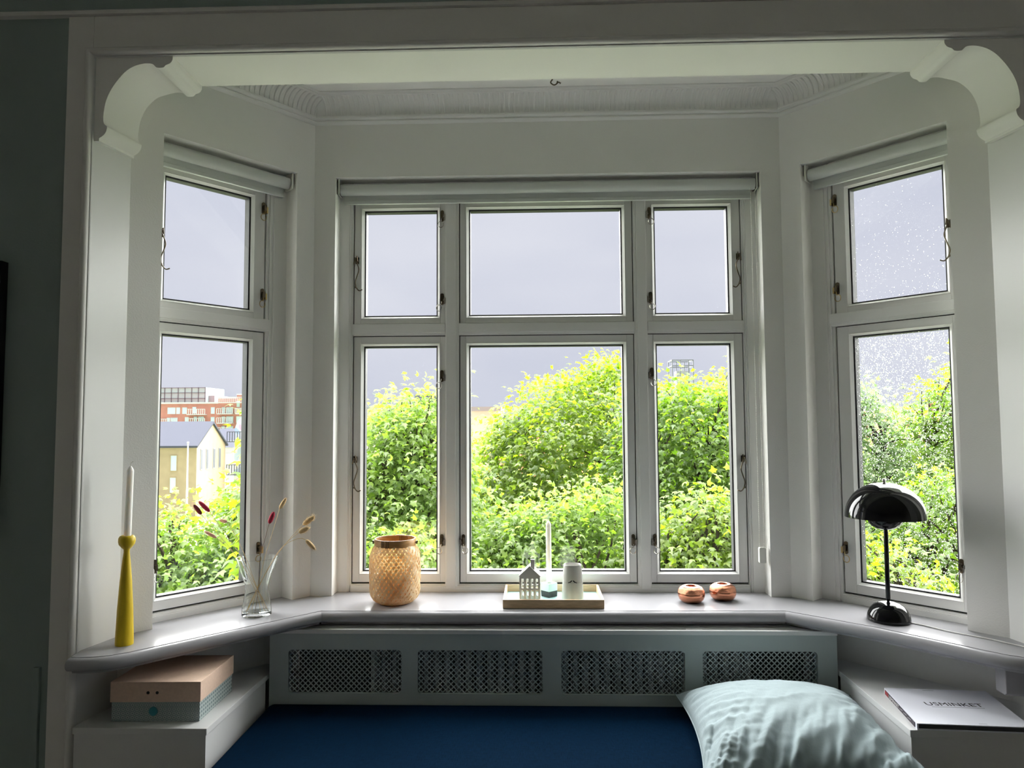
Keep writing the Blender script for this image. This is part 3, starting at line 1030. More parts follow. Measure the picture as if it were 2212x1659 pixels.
mt = thing('mattress', 'navy blue fabric mattress of the daybed in the bay', 'mattress', (.065, -.72, -.43))
m = MB(); m.box(-.908, .910, -.70, .470, 0, .149)
bm = bmesh.new(); me = bpy.data.meshes.new('cushion_block')
me.from_pydata(m.v, [], m.f); bm.from_mesh(me)
bmesh.ops.recalc_face_normals(bm, faces=bm.faces)
bmesh.ops.bevel(bm, geom=list(bm.edges), offset=.022, segments=5, affect='EDGES', profile=.5)
bm.to_mesh(me); bm.free(); me.shade_smooth(); me.materials.append(NAVY)
link('cushion_block', me, mt)
m = MB(); m.sweep([(-.002, .128), (.002, .128), (.002, .131), (-.002, .131)], [(-.909, -.68), (-.909, .471), (.911, .471), (.911, -.68)])
obj('piping', m, NAVY, mt)
m = MB(); m.box(-.84, .97, -1.40, CY - .012, FLOORZ, -.431)
tag(obj('daybed_base', m, BENCHM, bevel=.003), 'white plinth under the navy mattress between the benches', 'daybed base')


from mathutils import noise as mnoise


def cushion():
    n = 130
    W, H = .53, .62
    nz = lambda a, b, c=0.0: mnoise.noise(Vector((a, b, c)))

    def ridge(x):
        return (1 - abs(x)) ** 3
    def pt(u, v, s):
        # u, v in [-1, 1]
        au, av = abs(u), abs(v)
        px = u * W / 2 * (1 - .095 * (1 - av ** 2) * au ** 3)
        py = v * H / 2 * (1 - .085 * (1 - au ** 2) * av ** 3)
        k = max(0, (1 - au ** 2.6)) ** .62 * max(0, (1 - av ** 2.6)) ** .62
        h = (.100 if s > 0 else .045) * k
        if s > 0 and k > 0:
            # gathers running in from the left, front and right seams, and slack folds across the middle
            rl = math.exp(-((1 + u) / .50) ** 2) * (1 - math.exp(-((1 + u) / .06) ** 2))
            rf = math.exp(-((1 + v) / .75) ** 2) * (1 - math.exp(-((1 + v) / .06) ** 2))
            rr2 = math.exp(-((1 - u) / .50) ** 2) * (1 - math.exp(-((1 - u) / .06) ** 2))
            wl_ = nz(u * 1.6 + .4 * v, v * 9 + 2.4 * u, 3.1) + .6 * nz(u * 3, v * 19 + 3 * u, 8.4) + .3 * nz(u * 5, v * 34, 1.7)
            wf_ = nz(u * 6 - v * 3.6, v * 1.5 + u * .5, 5.2) + .7 * nz(u * 13 - v * 6, v * 2.4, 9.9) + .3 * nz(u * 26 - 9 * v, v * 4, 2.2)
            wr_ = nz(u * 1.8, v * 8 - 4.5 * u, 7.7) + .5 * nz(u * 3, v * 17 - 7 * u, 4.4)
            h += .0105 * rl * wl_ + .019 * rf * wf_ + .010 * rr2 * wr_
            fold = ridge(nz(u * 1.1 + v * .6 + 4, v * 2.3 - u * 1.4, 6.6) * 1.6)
            h += .0055 * fold * (1 - au ** 2) * (1 - v * v)
            h += .0012 * nz(u * 22, v * 22, .3) * k
        return px, py, s * h
    vs, fs = [], []
    idx = {}
    for s in (1, -1):
        for i in range(n + 1):
            for j in range(n + 1):
                edge = i in (0, n) or j in (0, n)
                if s < 0 and edge:
                    idx[(s, i, j)] = idx[(1, i, j)]; continue
                u = -1 + 2 * i / n; v = -1 + 2 * j / n
                # denser towards the seams
                u = sin(u * pi / 2 * .92) / sin(pi / 2 * .92); v = sin(v * pi / 2 * .92) / sin(pi / 2 * .92)
                idx[(s, i, j)] = len(vs); vs.append(pt(u, v, s))
        for i in range(n):
            for j in range(n):
                q = (idx[(s, i, j)], idx[(s, i + 1, j)], idx[(s, i + 1, j + 1)], idx[(s, i, j + 1)])
                fs.append(q if s > 0 else q[::-1])
    # seam path
    seam = []
    for k in range(n): seam.append(idx[(1, k, 0)])
    for k in range(n): seam.append(idx[(1, n, k)])
    for k in range(n): seam.append(idx[(1, n - k, n)])
    for k in range(n): seam.append(idx[(1, 0, n - k)])
    sp = [vs[i] for i in seam]; sp.append(sp[0])
    return MB().add(vs, fs), sp


CUSH = dict(loc=(.705, -.590, -.228), rot=(radians(-1.5), radians(-2.0), radians(-5)))
cu = thing('throw_pillow', 'large pale teal pillow lying crumpled on the navy mattress', 'pillow', CUSH['loc'])
cu.rotation_euler = CUSH['rot']
cmb, seam = cushion()
obj('pillow_cover', cmb, TEAL, cu, smooth=180, recalc=False)
m = MB(); m.tube(seam, .0022, 6, caps=False)
obj('piping', m, TEAL, cu, smooth=180)

# ------------------------------------------------------------------ storage box
KRAFT = pbr('peach_kraft_paper', (.72, .52, .40), .75, var=.05, vscale=120)


def hex_paper():
    m, nt, b = new_mat('patterned_paper')
    b.inputs['Roughness'].default_value = .7
    tc = nt.nodes.new('ShaderNodeTexCoord')
    geo = nt.nodes.new('ShaderNodeNewGeometry')
    vor = nt.nodes.new('ShaderNodeTexVoronoi'); vor.feature = 'DISTANCE_TO_EDGE'
    vor.inputs['Scale'].default_value = 78; vor.inputs['Randomness'].default_value = 0.0
    mp = nt.nodes.new('ShaderNodeMapping'); mp.inputs['Rotation'].default_value = (0, 0, .0); mp.inputs['Scale'].default_value = (1, 1, 1.15)
    nt.links.new(tc.outputs['Object'], mp.inputs['Vector']); nt.links.new(mp.outputs['Vector'], vor.inputs['Vector'])
    v2 = nt.nodes.new('ShaderNodeTexVoronoi'); v2.feature = 'F1'; v2.inputs['Scale'].default_value = 78; v2.inputs['Randomness'].default_value = 0
    nt.links.new(mp.outputs['Vector'], v2.inputs['Vector'])
    r = nt.nodes.new('ShaderNodeValToRGB')
    r.color_ramp.interpolation = 'CONSTANT'
    e = r.color_ramp.elements
    e[0].position = 0; e[0].color = (.11, .16, .17, 1)
    e[1].position = .16; e[1].color = (.50, .54, .52, 1)
    for p, c in ((.30, (.12, .18, .19)), (.36, (.42, .47, .45)), (.47, (.13, .19, .20)), (.56, (.40, .46, .45))):
        k = e.new(p); k.color = (*c, 1)
    nt.links.new(v2.outputs['Distance'], r.inputs['Fac'])
    nt.links.new(r.outputs['Color'], b.inputs['Base Color'])
    return m


HEX = hex_paper()
bx = thing('storage_box', 'flat storage box with peach lid and grey patterned base on left bench', 'box', (-1.029, -.5005, -.197), radians(1.5))
m = MB(); m.box(-.122, .122, -.116, .109, 0.0005, .055)
obj('box_base', m, HEX, bx, bevel=.001)
m = MB(); m.box(-.125, .125, -.119, .112, .0535, .108)
obj('lid', m, KRAFT, bx, bevel=.0012)
for dx in (-.020, .005):
    m = MB(); m.prism([(.0042 * cos(2 * pi * k / 16), .0042 * sin(2 * pi * k / 16)) for k in range(16)], -.1195, -.1185, lambda a, b, c: (a + dx, c, b + .079))
    obj('lid_hole', m, BLACKP, bx)
m = MB(); m.prism([(.012 * cos(2 * pi * k / 24), .012 * sin(2 * pi * k / 24)) for k in range(24)], -.1172, -.1160, lambda a, b, c: (a - .006, c, b + .028))
o = obj('sticker', m, pbr('teal_sticker', (.03, .22, .26), .6), bx); o['label'] = 'round teal sticker'

# ------------------------------------------------------------------ book
bk = thing('book', 'white hardcover book with black title lettering lying on the right bench', 'book', (1.003, -.688, -.174), radians(-4.2))
bw, bd, bh = .278, .252, .0165
WHITEC = pbr('white_cover', (.86, .87, .97), .4, spec=.3)
PAGES = pbr('dark_page_block', (.05, .05, .06), .8)
bend = lambda x, y: (x + y * .075, y)          # opened cover lies slightly out of square
m = MB()
m.prism([(0, 0), (bw, 0), (bw, bd), (0, bd)], bh - .0025, bh)
m.prism([(0, 0), (bw, 0), (bw, bd), (0, bd)], 0, .0025)
obj('cover', m.map(lambda x, y, z: (x + y * .075, y, z)), WHITEC, bk, bevel=.0006)
m = MB(); m.prism([(.0005, .001), (.0045, .001), (.0045, bd - .001), (.0005, bd - .001)], .0022, bh - .0022)
obj('spine', m.map(lambda x, y, z: (x + y * .075 - .0006, y, z)), WHITEC, bk)
m = MB(); m.prism([(.006, .004), (bw - .003, .004), (bw - .003, bd - .004), (.006, bd - .004)], .0026, bh - .0026)
obj('page_block', m.map(lambda x, y, z: (x + y * .075, y, z)), PAGES, bk)
m = MB(); m.prism([(-.0012, .012), (-.0003, .012), (-.0003, bd - .010), (-.0012, bd - .010)], .002, bh - .002)
o = obj('spine_label', m.map(lambda x, y, z: (x + y * .075 - .0004, y, z)), pbr('dark_label', (.03, .022, .035), .5), bk); o['label'] = 'dark strip along the spine'
m = MB(); m.prism([(-.0016, bd - .040), (-.0011, bd - .040), (-.0011, bd - .012), (-.0016, bd - .012)], .003, bh - .003)
o = obj('spine_emblem', m.map(lambda x, y, z: (x + y * .075 - .0004, y, z)), pbr('red_label', (.30, .02, .03), .5), bk); o['label'] = 'small red patch on the spine'
vs, fs = text_geo('USMINKET', .034, .00015, 1.02)
xs = [v[0] for v in vs]; sc = .148 / (max(xs) - min(xs))
m = MB().add([(x * sc + .155 - .0, y * .95 + .137, z + bh + .0002) for x, y, z in vs], fs)
obj('title_lettering', m, BLACKP, bk, recalc=False)
GREYP = pbr('grey_print', (.25, .25, .27), .6)
for fx0, fx1, fy0, fy1 in ((.090, .225, .1165, .1173), (.120, .150, bd - .012, bd - .0112), (.155, .175, .010, .0108)):
    obj('fine_print', MB().box(fx0, fx1, fy0, fy1, bh, bh + .0003), GREYP, bk)
vs, fs = text_geo('USMINKET', .0125, .00015, .95)
xs = [v[0] for v in vs]; sc = .080 / (max(xs) - min(xs))
# reads down the spine, tops of the letters to the left edge of the cover
m = MB().add([((bd - .085 - x * sc) * .075 - .0022 - z, bd - .085 - x * sc, bh / 2 + y * .95) for x, y, z in vs], fs)
obj('spine_lettering', m, pbr('white_print', (.8, .8, .8), .5), bk, recalc=False)
m = MB()
for k in range(9):
    m.box(-.0026, -.0018, bd - .135 - k * .010, bd - .135 - k * .010 + .004 + .003 * ((k * 7) % 3), bh / 2 - .001 + .001 * (k % 3), bh / 2 + .0005 + .001 * (k % 3))
obj('spine_print', m.map(lambda x, y, z: (x + y * .075, y, z)), pbr('pale_print', (.35, .35, .38), .5), bk)


# ------------------------------------------------------------------ candlestick and candles
def candle(label, loc, r, h, lean=0.0, r_top=None):
    c = thing('candle', label, 'candle', loc)
    c.rotation_euler = (0, lean, 0)
    rt = r_top or r * .93
    m = MB(); m.lathe([(0, 0), (r * .98, 0), (r, .002), (rt, h - .014), (rt * .94, h - .011), (rt * .55, h - .004), (rt * .28, h), (0, h)], 28)
    obj('wax', m, WAX, c, smooth=50)
    m = MB(); m.tube(catmull([(0, 0, h - .002), (.0005, 0, h + .007), (.004, .001, h + .012), (.008, 0, h + .013)], 4), .0008, 6)
    obj('wick', m, WICK, c, smooth=60)
    return c


cs = thing('candlestick', 'tall tapering yellow wooden candlestick at the left end of the sill', 'candlestick', (-1.141, -.578, 0))
m = MB()
m.lathe([(0, 0), (.0235, 0), (.0240, .003), (.0232, .030), (.0205, .100), (.0160, .175), (.0110, .232), (.0078, .258), (.0082, .266), (.0140, .272), (.0205, .280), (.0225, .288),
         (.0220, .298), (.0185, .304), (.0150, .3055), (.0120, .304), (.0112, .290), (0, .290)], 40)
obj('turned_body', m, YELLOW, cs, smooth=50)
candle('slim white candle standing in the yellow candlestick', (-1.140, -.578, .2905), .0098, .212, lean=.02)

# ------------------------------------------------------------------ glass vase with dried bunny tails
vs_ = thing('vase', 'clear waisted glass vase holding dried grass stems on the sill', 'vase', (-.886, -.262, 0))
outp = [(0.0, 0.0005), (.0455, .0005), (.0470, .003), (.0465, .012), (.0465, .018), (.0455, .030), (.0415, .050), (.0375, .072), (.0365, .088), (.0390, .105), (.0465, .130), (.0560, .155), (.0635, .174), (.0665, .186)]
inp = [(.0645, .1862), (.0612, .174), (.0535, .155), (.0440, .130), (.0366, .105), (.0342, .088), (.0350, .072), (.0390, .050), (.0430, .030), (.0440, .018), (.0435, .013), (0.0, .0115)]
m = MB(); m.lathe(outp + inp, 64)
obj('glass_body', m, VASEG, vs_, smooth=60)
DRED = pbr('dark_red_tail', (.16, .008, .016), .9, var=.3, vscale=200)
REDT = pbr('crimson_tail', (.38, .015, .05), .9, var=.3, vscale=200)
PINKT = pbr('faded_pink_tail', (.62, .36, .25), .9, var=.2, vscale=200)
CREAMT = pbr('cream_tail', (.66, .48, .26), .9, var=.2, vscale=200)
STRAW = pbr('straw_stem', (.60, .44, .22), .7)
STRAWD = pbr('dark_stem', (.16, .09, .05), .7)


def bunny_tail(label, pts, tip, rad, mat, fuzz=90, flen=.006, stem_mat=None, fuzz_mat=None):
    base = Vector(pts[-1]); tip = Vector(tip)
    o = thing('dried_bunny_tail', label, 'dried flower', tuple(pts[0]), group='dried grass stems in the glass vase')
    O = Vector(pts[0])
    m = MB(); m.tube([p - O for p in catmull(pts, 6)], .0008, 5)
    obj('stem', m, stem_mat or STRAW, o, smooth=60)
    ax = (tip - base); L = ax.length; ax.normalize()
    a = ax.orthogonal().normalized(); b = ax.cross(a)
    m = MB()
    prof = [(0, 0), (.55, .06), (.88, .2), (1.0, .42), (.95, .65), (.72, .86), (.35, .97), (0, 1)]
    tmp = MB().lathe([(r * rad, z * L) for r, z in prof], 14)
    m.add([base - O + a * x + b * y + ax * z for x, y, z in tmp.v], tmp.f)
    for k in range(fuzz):
        t = random.uniform(.05, 1.0); q = random.uniform(0, 2 * pi)
        rr_ = rad * np.interp(t, [p[1] for p in prof], [p[0] for p in prof])
        d = (a * cos(q) + b * sin(q))
        p = base + ax * (t * L) + d * rr_ * .92
        e = p + (d * .8 + ax * random.uniform(.3, 1.1)).normalized() * flen * random.uniform(.5, 1.2)
        s = ax.cross(d) * .00028
        m.add([p - O + s, p - O - s, e - O, p - O + ax * .0004], [(0, 1, 2), (1, 3, 2), (3, 0, 2)])
    obj('seed_head', m, mat, o, smooth=180, recalc=False)
    return o


X0, Y0 = -.885, -.262
cr = (X0, Y0, .080)


def foot(k, r=.034):
    return (X0 + r * cos(k), Y0 + r * .9 * sin(k), .0135)


bunny_tail('dark maroon bunny tail, leftmost of the stems in the vase', [foot(.3), (X0 + .004, Y0, .078), (-.951, -.260, .183), (-1.02, -.260, .262), (-1.076, -.260, .325)], (-1.103, -.26, .358), .0070, DRED, 130, .003)
bunny_tail('crimson-backed maroon bunny tail right beside the leftmost one', [foot(.9), (X0 + .002, Y0 + .003, .080), (-.940, -.255, .183), (-1.00, -.252, .262), (-1.053, -.25, .333)], (-1.091, -.25, .368), .0072, REDT, 130, .003, STRAW)
bunny_tail('faded pink bunny tail, upper of the two pale ones before the left panes', [foot(-.4), (X0, Y0 + .006, .078), (-.936, -.238, .184), (-.975, -.225, .250), (-1.007, -.22, .296)], (-1.033, -.22, .302), .0058, PINKT, 120, .005)
bunny_tail('faded pink bunny tail, lower of the two pale ones before the left panes', [foot(-.9), (X0 - .002, Y0 - .004, .076), (-.945, -.275, .184), (-.983, -.28, .226), (-1.015, -.28, .252)], (-1.055, -.28, .273), .0056, PINKT, 120, .005)
bunny_tail('bright crimson bunny tail standing upright over the vase', [foot(4.4, .01), (X0 + .003, Y0, .080), (-.878, -.261, .184), (-.864, -.26, .24), (-.850, -.26, .295)], (-.834, -.26, .334), .0078, REDT, 130, .003, STRAWD)
bunny_tail('cream bunny tail standing highest above the vase', [foot(3.6), (X0 - .003, Y0 + .003, .080), (-.866, -.25, .184), (-.845, -.245, .26), (-.823, -.24, .341)], (-.801, -.24, .377), .0066, CREAMT, 120, .004)
bunny_tail('fluffy cream bunny tail, topmost of the three leaning right', [foot(2.9), (X0 - .004, Y0, .078), (-.832, -.255, .180), (-.785, -.25, .243), (-.741, -.25, .290)], (-.702, -.25, .318), .0088, CREAMT, 260, .011)
bunny_tail('fluffy cream bunny tail, middle one of the three leaning right', [foot(2.4), (X0 - .002, Y0 + .005, .078), (-.834, -.262, .179), (-.795, -.268, .228), (-.748, -.27, .268)], (-.714, -.27, .284), .0082, CREAMT, 240, .010)
bunny_tail('cream bunny tail drooping from a bent stem at far right', [foot(3.3), (X0 - .003, Y0 - .004, .077), (-.832, -.272, .178), (-.79, -.28, .228), (-.755, -.28, .247), (-.735, -.28, .250), (-.721, -.28, .246)], (-.690, -.28, .215), .0070, CREAMT, 220, .009)

# ------------------------------------------------------------------ bamboo lantern
def bamboo(name, c, tr):
    m, nt, b = new_mat(name)
    nt.nodes.remove(b)
    geo = nt.nodes.new('ShaderNodeNewGeometry')
    ramp = nt.nodes.new('ShaderNodeValToRGB')
    e = ramp.color_ramp.elements
    e[0].color = (c[0] * .88, c[1] * .82, c[2] * .72, 1); e[1].color = (min(.99, c[0] * 1.05), min(.97, c[1] * 1.08), c[2] * 1.15, 1)
    nt.links.new(geo.outputs['Random Per Island'], ramp.inputs['Fac'])
    df = nt.nodes.new('ShaderNodeBsdfDiffuse'); tl = nt.nodes.new('ShaderNodeBsdfTranslucent'); gl = nt.nodes.new('ShaderNodeBsdfGlossy')
    gl.inputs['Roughness'].default_value = .35
    nt.links.new(ramp.outputs['Color'], df.inputs['Color']); nt.links.new(ramp.outputs['Color'], tl.inputs['Color'])
    a = nt.nodes.new('ShaderNodeMixShader'); a.inputs['Fac'].default_value = tr
    nt.links.new(df.outputs[0], a.inputs[1]); nt.links.new(tl.outputs[0], a.inputs[2])
    g = nt.nodes.new('ShaderNodeMixShader'); g.inputs['Fac'].default_value = .05
    nt.links.new(a.outputs[0], g.inputs[1]); nt.links.new(gl.outputs[0], g.inputs[2])
    nt.links.new(g.outputs[0], nt.nodes['Material Output'].inputs['Surface'])
    return m


BAM = bamboo('bamboo_strip', (.97, .83, .58), .58)
BAMR = pbr('bamboo_rim', (.50, .26, .09), .4, var=.2, vscale=30, stretch=(1, 1, 6))
ln = thing('bamboo_lantern', 'woven bamboo lantern with a smooth rim on the left of the sill', 'lantern', (-.466, -.088, 0))
prz = [(0.000, .052), (.006, .064), (.014, .075), (.028, .0835), (.045, .0870), (.090, .0885), (.150, .0885), (.168, .0870), (.180, .0830), (.190, .0765), (.197, .0715), (.203, .0695)]


def lr(z):
    return float(np.interp(z, [p[0] for p in prz], [p[1] for p in prz]))


# arc-length along the profile so the weave keeps its pitch
zz = np.linspace(0, .201, 120); rrz = np.array([lr(z) for z in zz])
seg = np.concatenate([[0], np.cumsum(np.sqrt(np.diff(zz) ** 2 + np.diff(rrz) ** 2))])
dth = np.concatenate([[0], np.cumsum(np.sqrt(np.diff(zz) ** 2 + np.diff(rrz) ** 2) / (.5 * (rrz[1:] + rrz[:-1])))]) * .72
NS = 34
wv = MB()
steps = 56
sS = np.linspace(0, seg[-1], steps)
zS = np.interp(sS, seg, zz); thS = np.interp(sS, seg, dth)
for dr in (1, -1):
    for k in range(NS):
        th0 = 2 * pi * (k + (0.0 if dr > 0 else .5)) / NS
        vsl, fsl = [], []
        jit = random.uniform(-.006, .006)
        hw = random.uniform(.0032, .0042)
        for i in range(steps):
            r = lr(zS[i])
            th = th0 + dr * thS[i] + jit
            ph = th * NS / 2 if dr > 0 else th * NS / 2
            over = .0013 * sin((thS[i] * NS / pi + k) * pi / 2) * dr + dr * .0003
            dtw = hw / max(r, .05) / .72
            R0 = r + over
            vsl += [(R0 * cos(th - dtw), R0 * sin(th - dtw), zS[i]), (R0 * cos(th + dtw), R0 * sin(th + dtw), zS[i]),
                    ((R0 - .0007) * cos(th + dtw), (R0 - .0007) * sin(th + dtw), zS[i]), ((R0 - .0007) * cos(th - dtw), (R0 - .0007) * sin(th - dtw), zS[i])]
        for i in range(steps - 1):
            for q in range(4):
                q2 = (q + 1) % 4
                fsl.append((i * 4 + q, i * 4 + q2, i * 4 + 4 + q2, i * 4 + 4 + q))
        wv.add(vsl, fsl)
o = obj('woven_body', wv, BAM, ln, recalc=False); o['kind'] = 'stuff'
m = MB(); m.lathe([(.0690, .197), (.0712, .197), (.0720, .200), (.0720, .2190), (.0710, .2215), (.0685, .2215), (.0675, .2190), (.0675, .199)], 64, closed=True)
obj('rim', m, BAMR, ln, smooth=50)
m = MB(); m.lathe([(0, .0005), (.052, .0005), (.054, .004), (.052, .007), (0, .007)], 40)
obj('base_disc', m, BAMR, ln, smooth=50)
m = MB()
for k in range(5):
    a = radians(-118 + k * 5.2)
    m.box(-.0012, .0012, -.0008, .0008, .198, .2205)
    n = len(m.v)
    for i in range(n - 8, n):
        x, y, z = m.v[i]
        m.v[i] = ((.0724 + y) * cos(a) - x * sin(a), (.0724 + y) * sin(a) + x * cos(a), z)
BIND = pbr('dark_binding', (.16, .09, .04), .6)
o = obj('rim_binding', m, BIND, ln); o['label'] = 'dark thread stitches on the outside of the rim'
m = MB()
for k in range(6):
    a = radians(62 + k * 5.0)
    m.box(-.0012, .0012, -.0008, .0008, .200, .2195)
    n = len(m.v)
    for i in range(n - 8, n):
        x, y, z = m.v[i]
        m.v[i] = ((.0672 + y) * cos(a) - x * sin(a), (.0672 + y) * sin(a) + x * cos(a), z)
o = obj('rim_binding', m, BIND, ln); o['label'] = 'dark thread stitches on the inside of the rim'
for s in (-1, 1):
    m = MB(); m.tube([(s * .071, 0, .208), (s * .079, 0, .208)], .0035, 8); m.box(s * .077 - .002, s * .077 + .002, -.004, .004, .202, .214)
    obj('handle_pin', m, IRON, ln, smooth=40)
m = MB()
m.lathe([(0, .0075), (.050, .0075), (.052, .012), (.052, .150), (.0505, .150), (.0505, .012), (0, .010)], 40)
o = obj('candle_jar', m, bamboo('amber_liner', (.92, .66, .30), .8), ln, smooth=50); o['label'] = 'amber inner cup'

# ------------------------------------------------------------------ tray with its objects
tr = thing('tray', 'shallow oak tray with a mint base on the middle of the sill', 'tray', (.0845, -.052, 0))
for x0, x1, y0, y1 in ((-.170, .170, -.1195, -.1115), (-.170, .170, .1085, .1165), (-.170, -.162, -.1115, .1085), (.162, .170, -.1115, .1085)):
    m = MB(); m.box(x0, x1, y0, y1, 0.0005, .0295)
    obj('rim_board', m, OAK, tr, bevel=.0012)
m = MB(); m.box(-.163, .163, -.1115, .1085, .002, .0055)
obj('tray_base', m, MINTB, tr)

# ceramic house: front plate with windows, sides, roof with slot, chimney
hs = thing('ceramic_house', 'small white ceramic house candle holder with cut-out windows on the tray', 'candle holder', (.0065, -.098, .0058), radians(-3))
hw_, hd, he, ha = .0355, .062, .090, .1225
wins = []
for r, (z0, z1) in enumerate(((.014, .046), (.0525, .0845))):
    for k in range(4):
        cx = -.0245 + k * .0163
        if r == 0:
            wins.append(rrect(cx - .0045, cx + .0045, z0, z1, .0032, 3))
        else:
            wins.append(rrect(cx - .0042, cx + .0042, z0, z1, .0012, 2))
gab = [(-hw_, 0), (hw_, 0), (hw_, he), (0, ha), (-hw_, he)]
m = MB()
vs, fs = plate(gab, wins, .004)
m.add([(x, -hd / 2 + .002 - z, y) for x, y, z in vs], fs)
obj('gable_wall', m, CERAM, hs)
vs, fs = plate(gab, wins, .004)
m = MB().add([(x, hd / 2 - .002 - z, y) for x, y, z in vs], fs)
obj('gable_wall', m, CERAM, hs)
sw = [rrect(-hd / 2 + .008 + k * .016, -hd / 2 + .018 + k * .016, .014, .046, .003, 3) for k in range(3)] + [rrect(-hd / 2 + .008 + k * .016, -hd / 2 + .018 + k * .016, .0525, .080, .0012, 2) for k in range(3)]
for s in (-1, 1):
    m = MB()
    vs, fs = plate([(-hd / 2 + .004, 0), (hd / 2 - .004, 0), (hd / 2 - .004, he), (-hd / 2 + .004, he)], sw, .004)
    m.add([(s * (hw_ - .002) - z, x, y) for x, y, z in vs], fs)
    obj('side_wall', m, CERAM, hs)
sl = sqrt(hw_ ** 2 + (ha - he) ** 2)
for s in (-1, 1):
    m = MB()
    vs, fs = plate([(-hd / 2 - .001, 0), (hd / 2 + .001, 0), (hd / 2 + .001, sl + .003), (-hd / 2 - .001, sl + .003)], [rrect(-.022, -.004, sl * .35, sl * .52, .001, 2)] if s < 0 else [], .0035)
    ca, sa = hw_ / sl, (ha - he) / sl
    m.add([(s * (hw_ + .001 - y * ca) + s * sa * z, x, he + y * sa + ca * z + .001) for x, y, z in vs], fs)
    obj('roof', m, CERAM, hs)
m = MB(); m.box(.003, .0165, -.022, -.010, .108, .1475)
obj('chimney', m, CERAM, hs, bevel=.0015)

# two-tone block holder with candle
hb = thing('block_candle_holder', 'small cube candle holder, mint above and black below, on the tray', 'candle holder', (.0735, -.018, .0058), radians(43))
m = MB(); m.box(-.0205, .0205, -.0205, .0205, 0, .0205)
obj('dark_half', m, DARKC, hb, bevel=.0012)
m = MB(); m.box(-.0205, .0205, -.0205, .0205, .0205, .0475)
obj('mint_half', m, MINT, hb, bevel=.0012)
m = MB(); m.lathe([(.0098, .0475), (.012, .0478), (.0125, .0486), (.0098, .0486)], 28, closed=True)
obj('socket_ring', m, MINT, hb, smooth=40)
candle('white candle standing in the mint and black block on the tray', (.0735, -.018, .0538), .0094, .218, lean=-.004)

# conical cup with two birds
cc = thing('conical_vase', 'grey-white conical ceramic vase with two small black birds on the tray', 'vase', (.154, -.078, .0058))
m = MB()
m.lathe([(0, 0), (.0375, 0), (.0388, .003), (.0384, .010), (.0318, .118), (.0308, .1235), (.0292, .1245), (.0275, .1225), (.0277, .112), (.0345, .008), (0, .006)], 56)
obj('body', m, CERAMG, cc, smooth=50)
m = MB(); m.lathe([(.0354, .0665), (.0356, .0662), (.0354, .0658)], 56)
obj('perch_line', m, pbr('grey_line', (.30, .30, .30), .4), cc, smooth=50)
bird = [(0, 0), (.003, .0008), (.0065, .0028), (.0095, .0062), (.0112, .0072), (.0128, .0068), (.0142, .0058), (.0126, .0046), (.0122, .0030), (.0105, .0012), (.0082, 0), (.0100, -.0008), (.0060, -.0006), (.003, -.0022), (.0005, -.0035), (-.0005, -.003)]
m = MB()
for s, cx in ((1, -.0140), (-1, .0165)):
    vs, fs = plate([(cx + s * x * 1.05, z * 1.0) for x, z in bird], [], .0002)
    out = []
    for x, z, y in vs:
        rad_ = .0388 - (.0388 - .0318) * ((.0680 + z) / .118)
        a = -pi / 2 - .10 + x / rad_
        out.append(((rad_ + .0004 + y) * cos(a), (rad_ + .0004 + y) * sin(a), .0680 + z))
    m.add(out, fs)
obj('bird_print', m, BLACKP, cc, recalc=False)


# ------------------------------------------------------------------ copper tealight holders
def copper_mat():
    m, nt, b = new_mat('pierced_copper')
    b.inputs['Metallic'].default_value = 1.0
    b.inputs['Base Color'].default_value = (.66, .28, .165, 1)
    b.inputs['Roughness'].default_value = .16
    tc = nt.nodes.new('ShaderNodeTexCoord')
    v = nt.nodes.new('ShaderNodeTexVoronoi'); v.inputs['Scale'].default_value = 480; v.inputs['Randomness'].default_value = .4
    nt.links.new(tc.outputs['Object'], v.inputs['Vector'])
    sx = nt.nodes.new('ShaderNodeSeparateXYZ'); nt.links.new(tc.outputs['Object'], sx.inputs['Vector'])
    a1 = nt.nodes.new('ShaderNodeMath'); a1.operation = 'SUBTRACT'; a1.inputs[1].default_value = .0285
    nt.links.new(sx.outputs['Z'], a1.inputs[0])
    ab = nt.nodes.new('ShaderNodeMath'); ab.operation = 'ABSOLUTE'; nt.links.new(a1.outputs[0], ab.inputs[0])
    gt = nt.nodes.new('ShaderNodeMath'); gt.operation = 'GREATER_THAN'; gt.inputs[1].default_value = .0045
    nt.links.new(ab.outputs[0], gt.inputs[0])
    lt = nt.nodes.new('ShaderNodeMath'); lt.operation = 'LESS_THAN'; lt.inputs[1].default_value = .0235
    nt.links.new(ab.outputs[0], lt.inputs[0])
    mu = nt.nodes.new('ShaderNodeMath'); mu.operation = 'MULTIPLY'
    nt.links.new(gt.outputs[0], mu.inputs[0]); nt.links.new(lt.outputs[0], mu.inputs[1])
    bp = nt.nodes.new('ShaderNodeBump'); bp.inputs['Distance'].default_value = .0012
    st = nt.nodes.new('ShaderNodeMath'); st.operation = 'MULTIPLY'; st.inputs[1].default_value = .9
    nt.links.new(mu.outputs[0], st.inputs[0]); nt.links.new(st.outputs[0], bp.inputs['Strength'])
    nt.links.new(v.outputs['Distance'], bp.inputs['Height'])
    nt.links.new(bp.outputs['Normal'], b.inputs['Normal'])
    return m


COP = copper_mat()
COPIN = pbr('copper_inside', (.55, .13, .07), .35, metal=1.0)


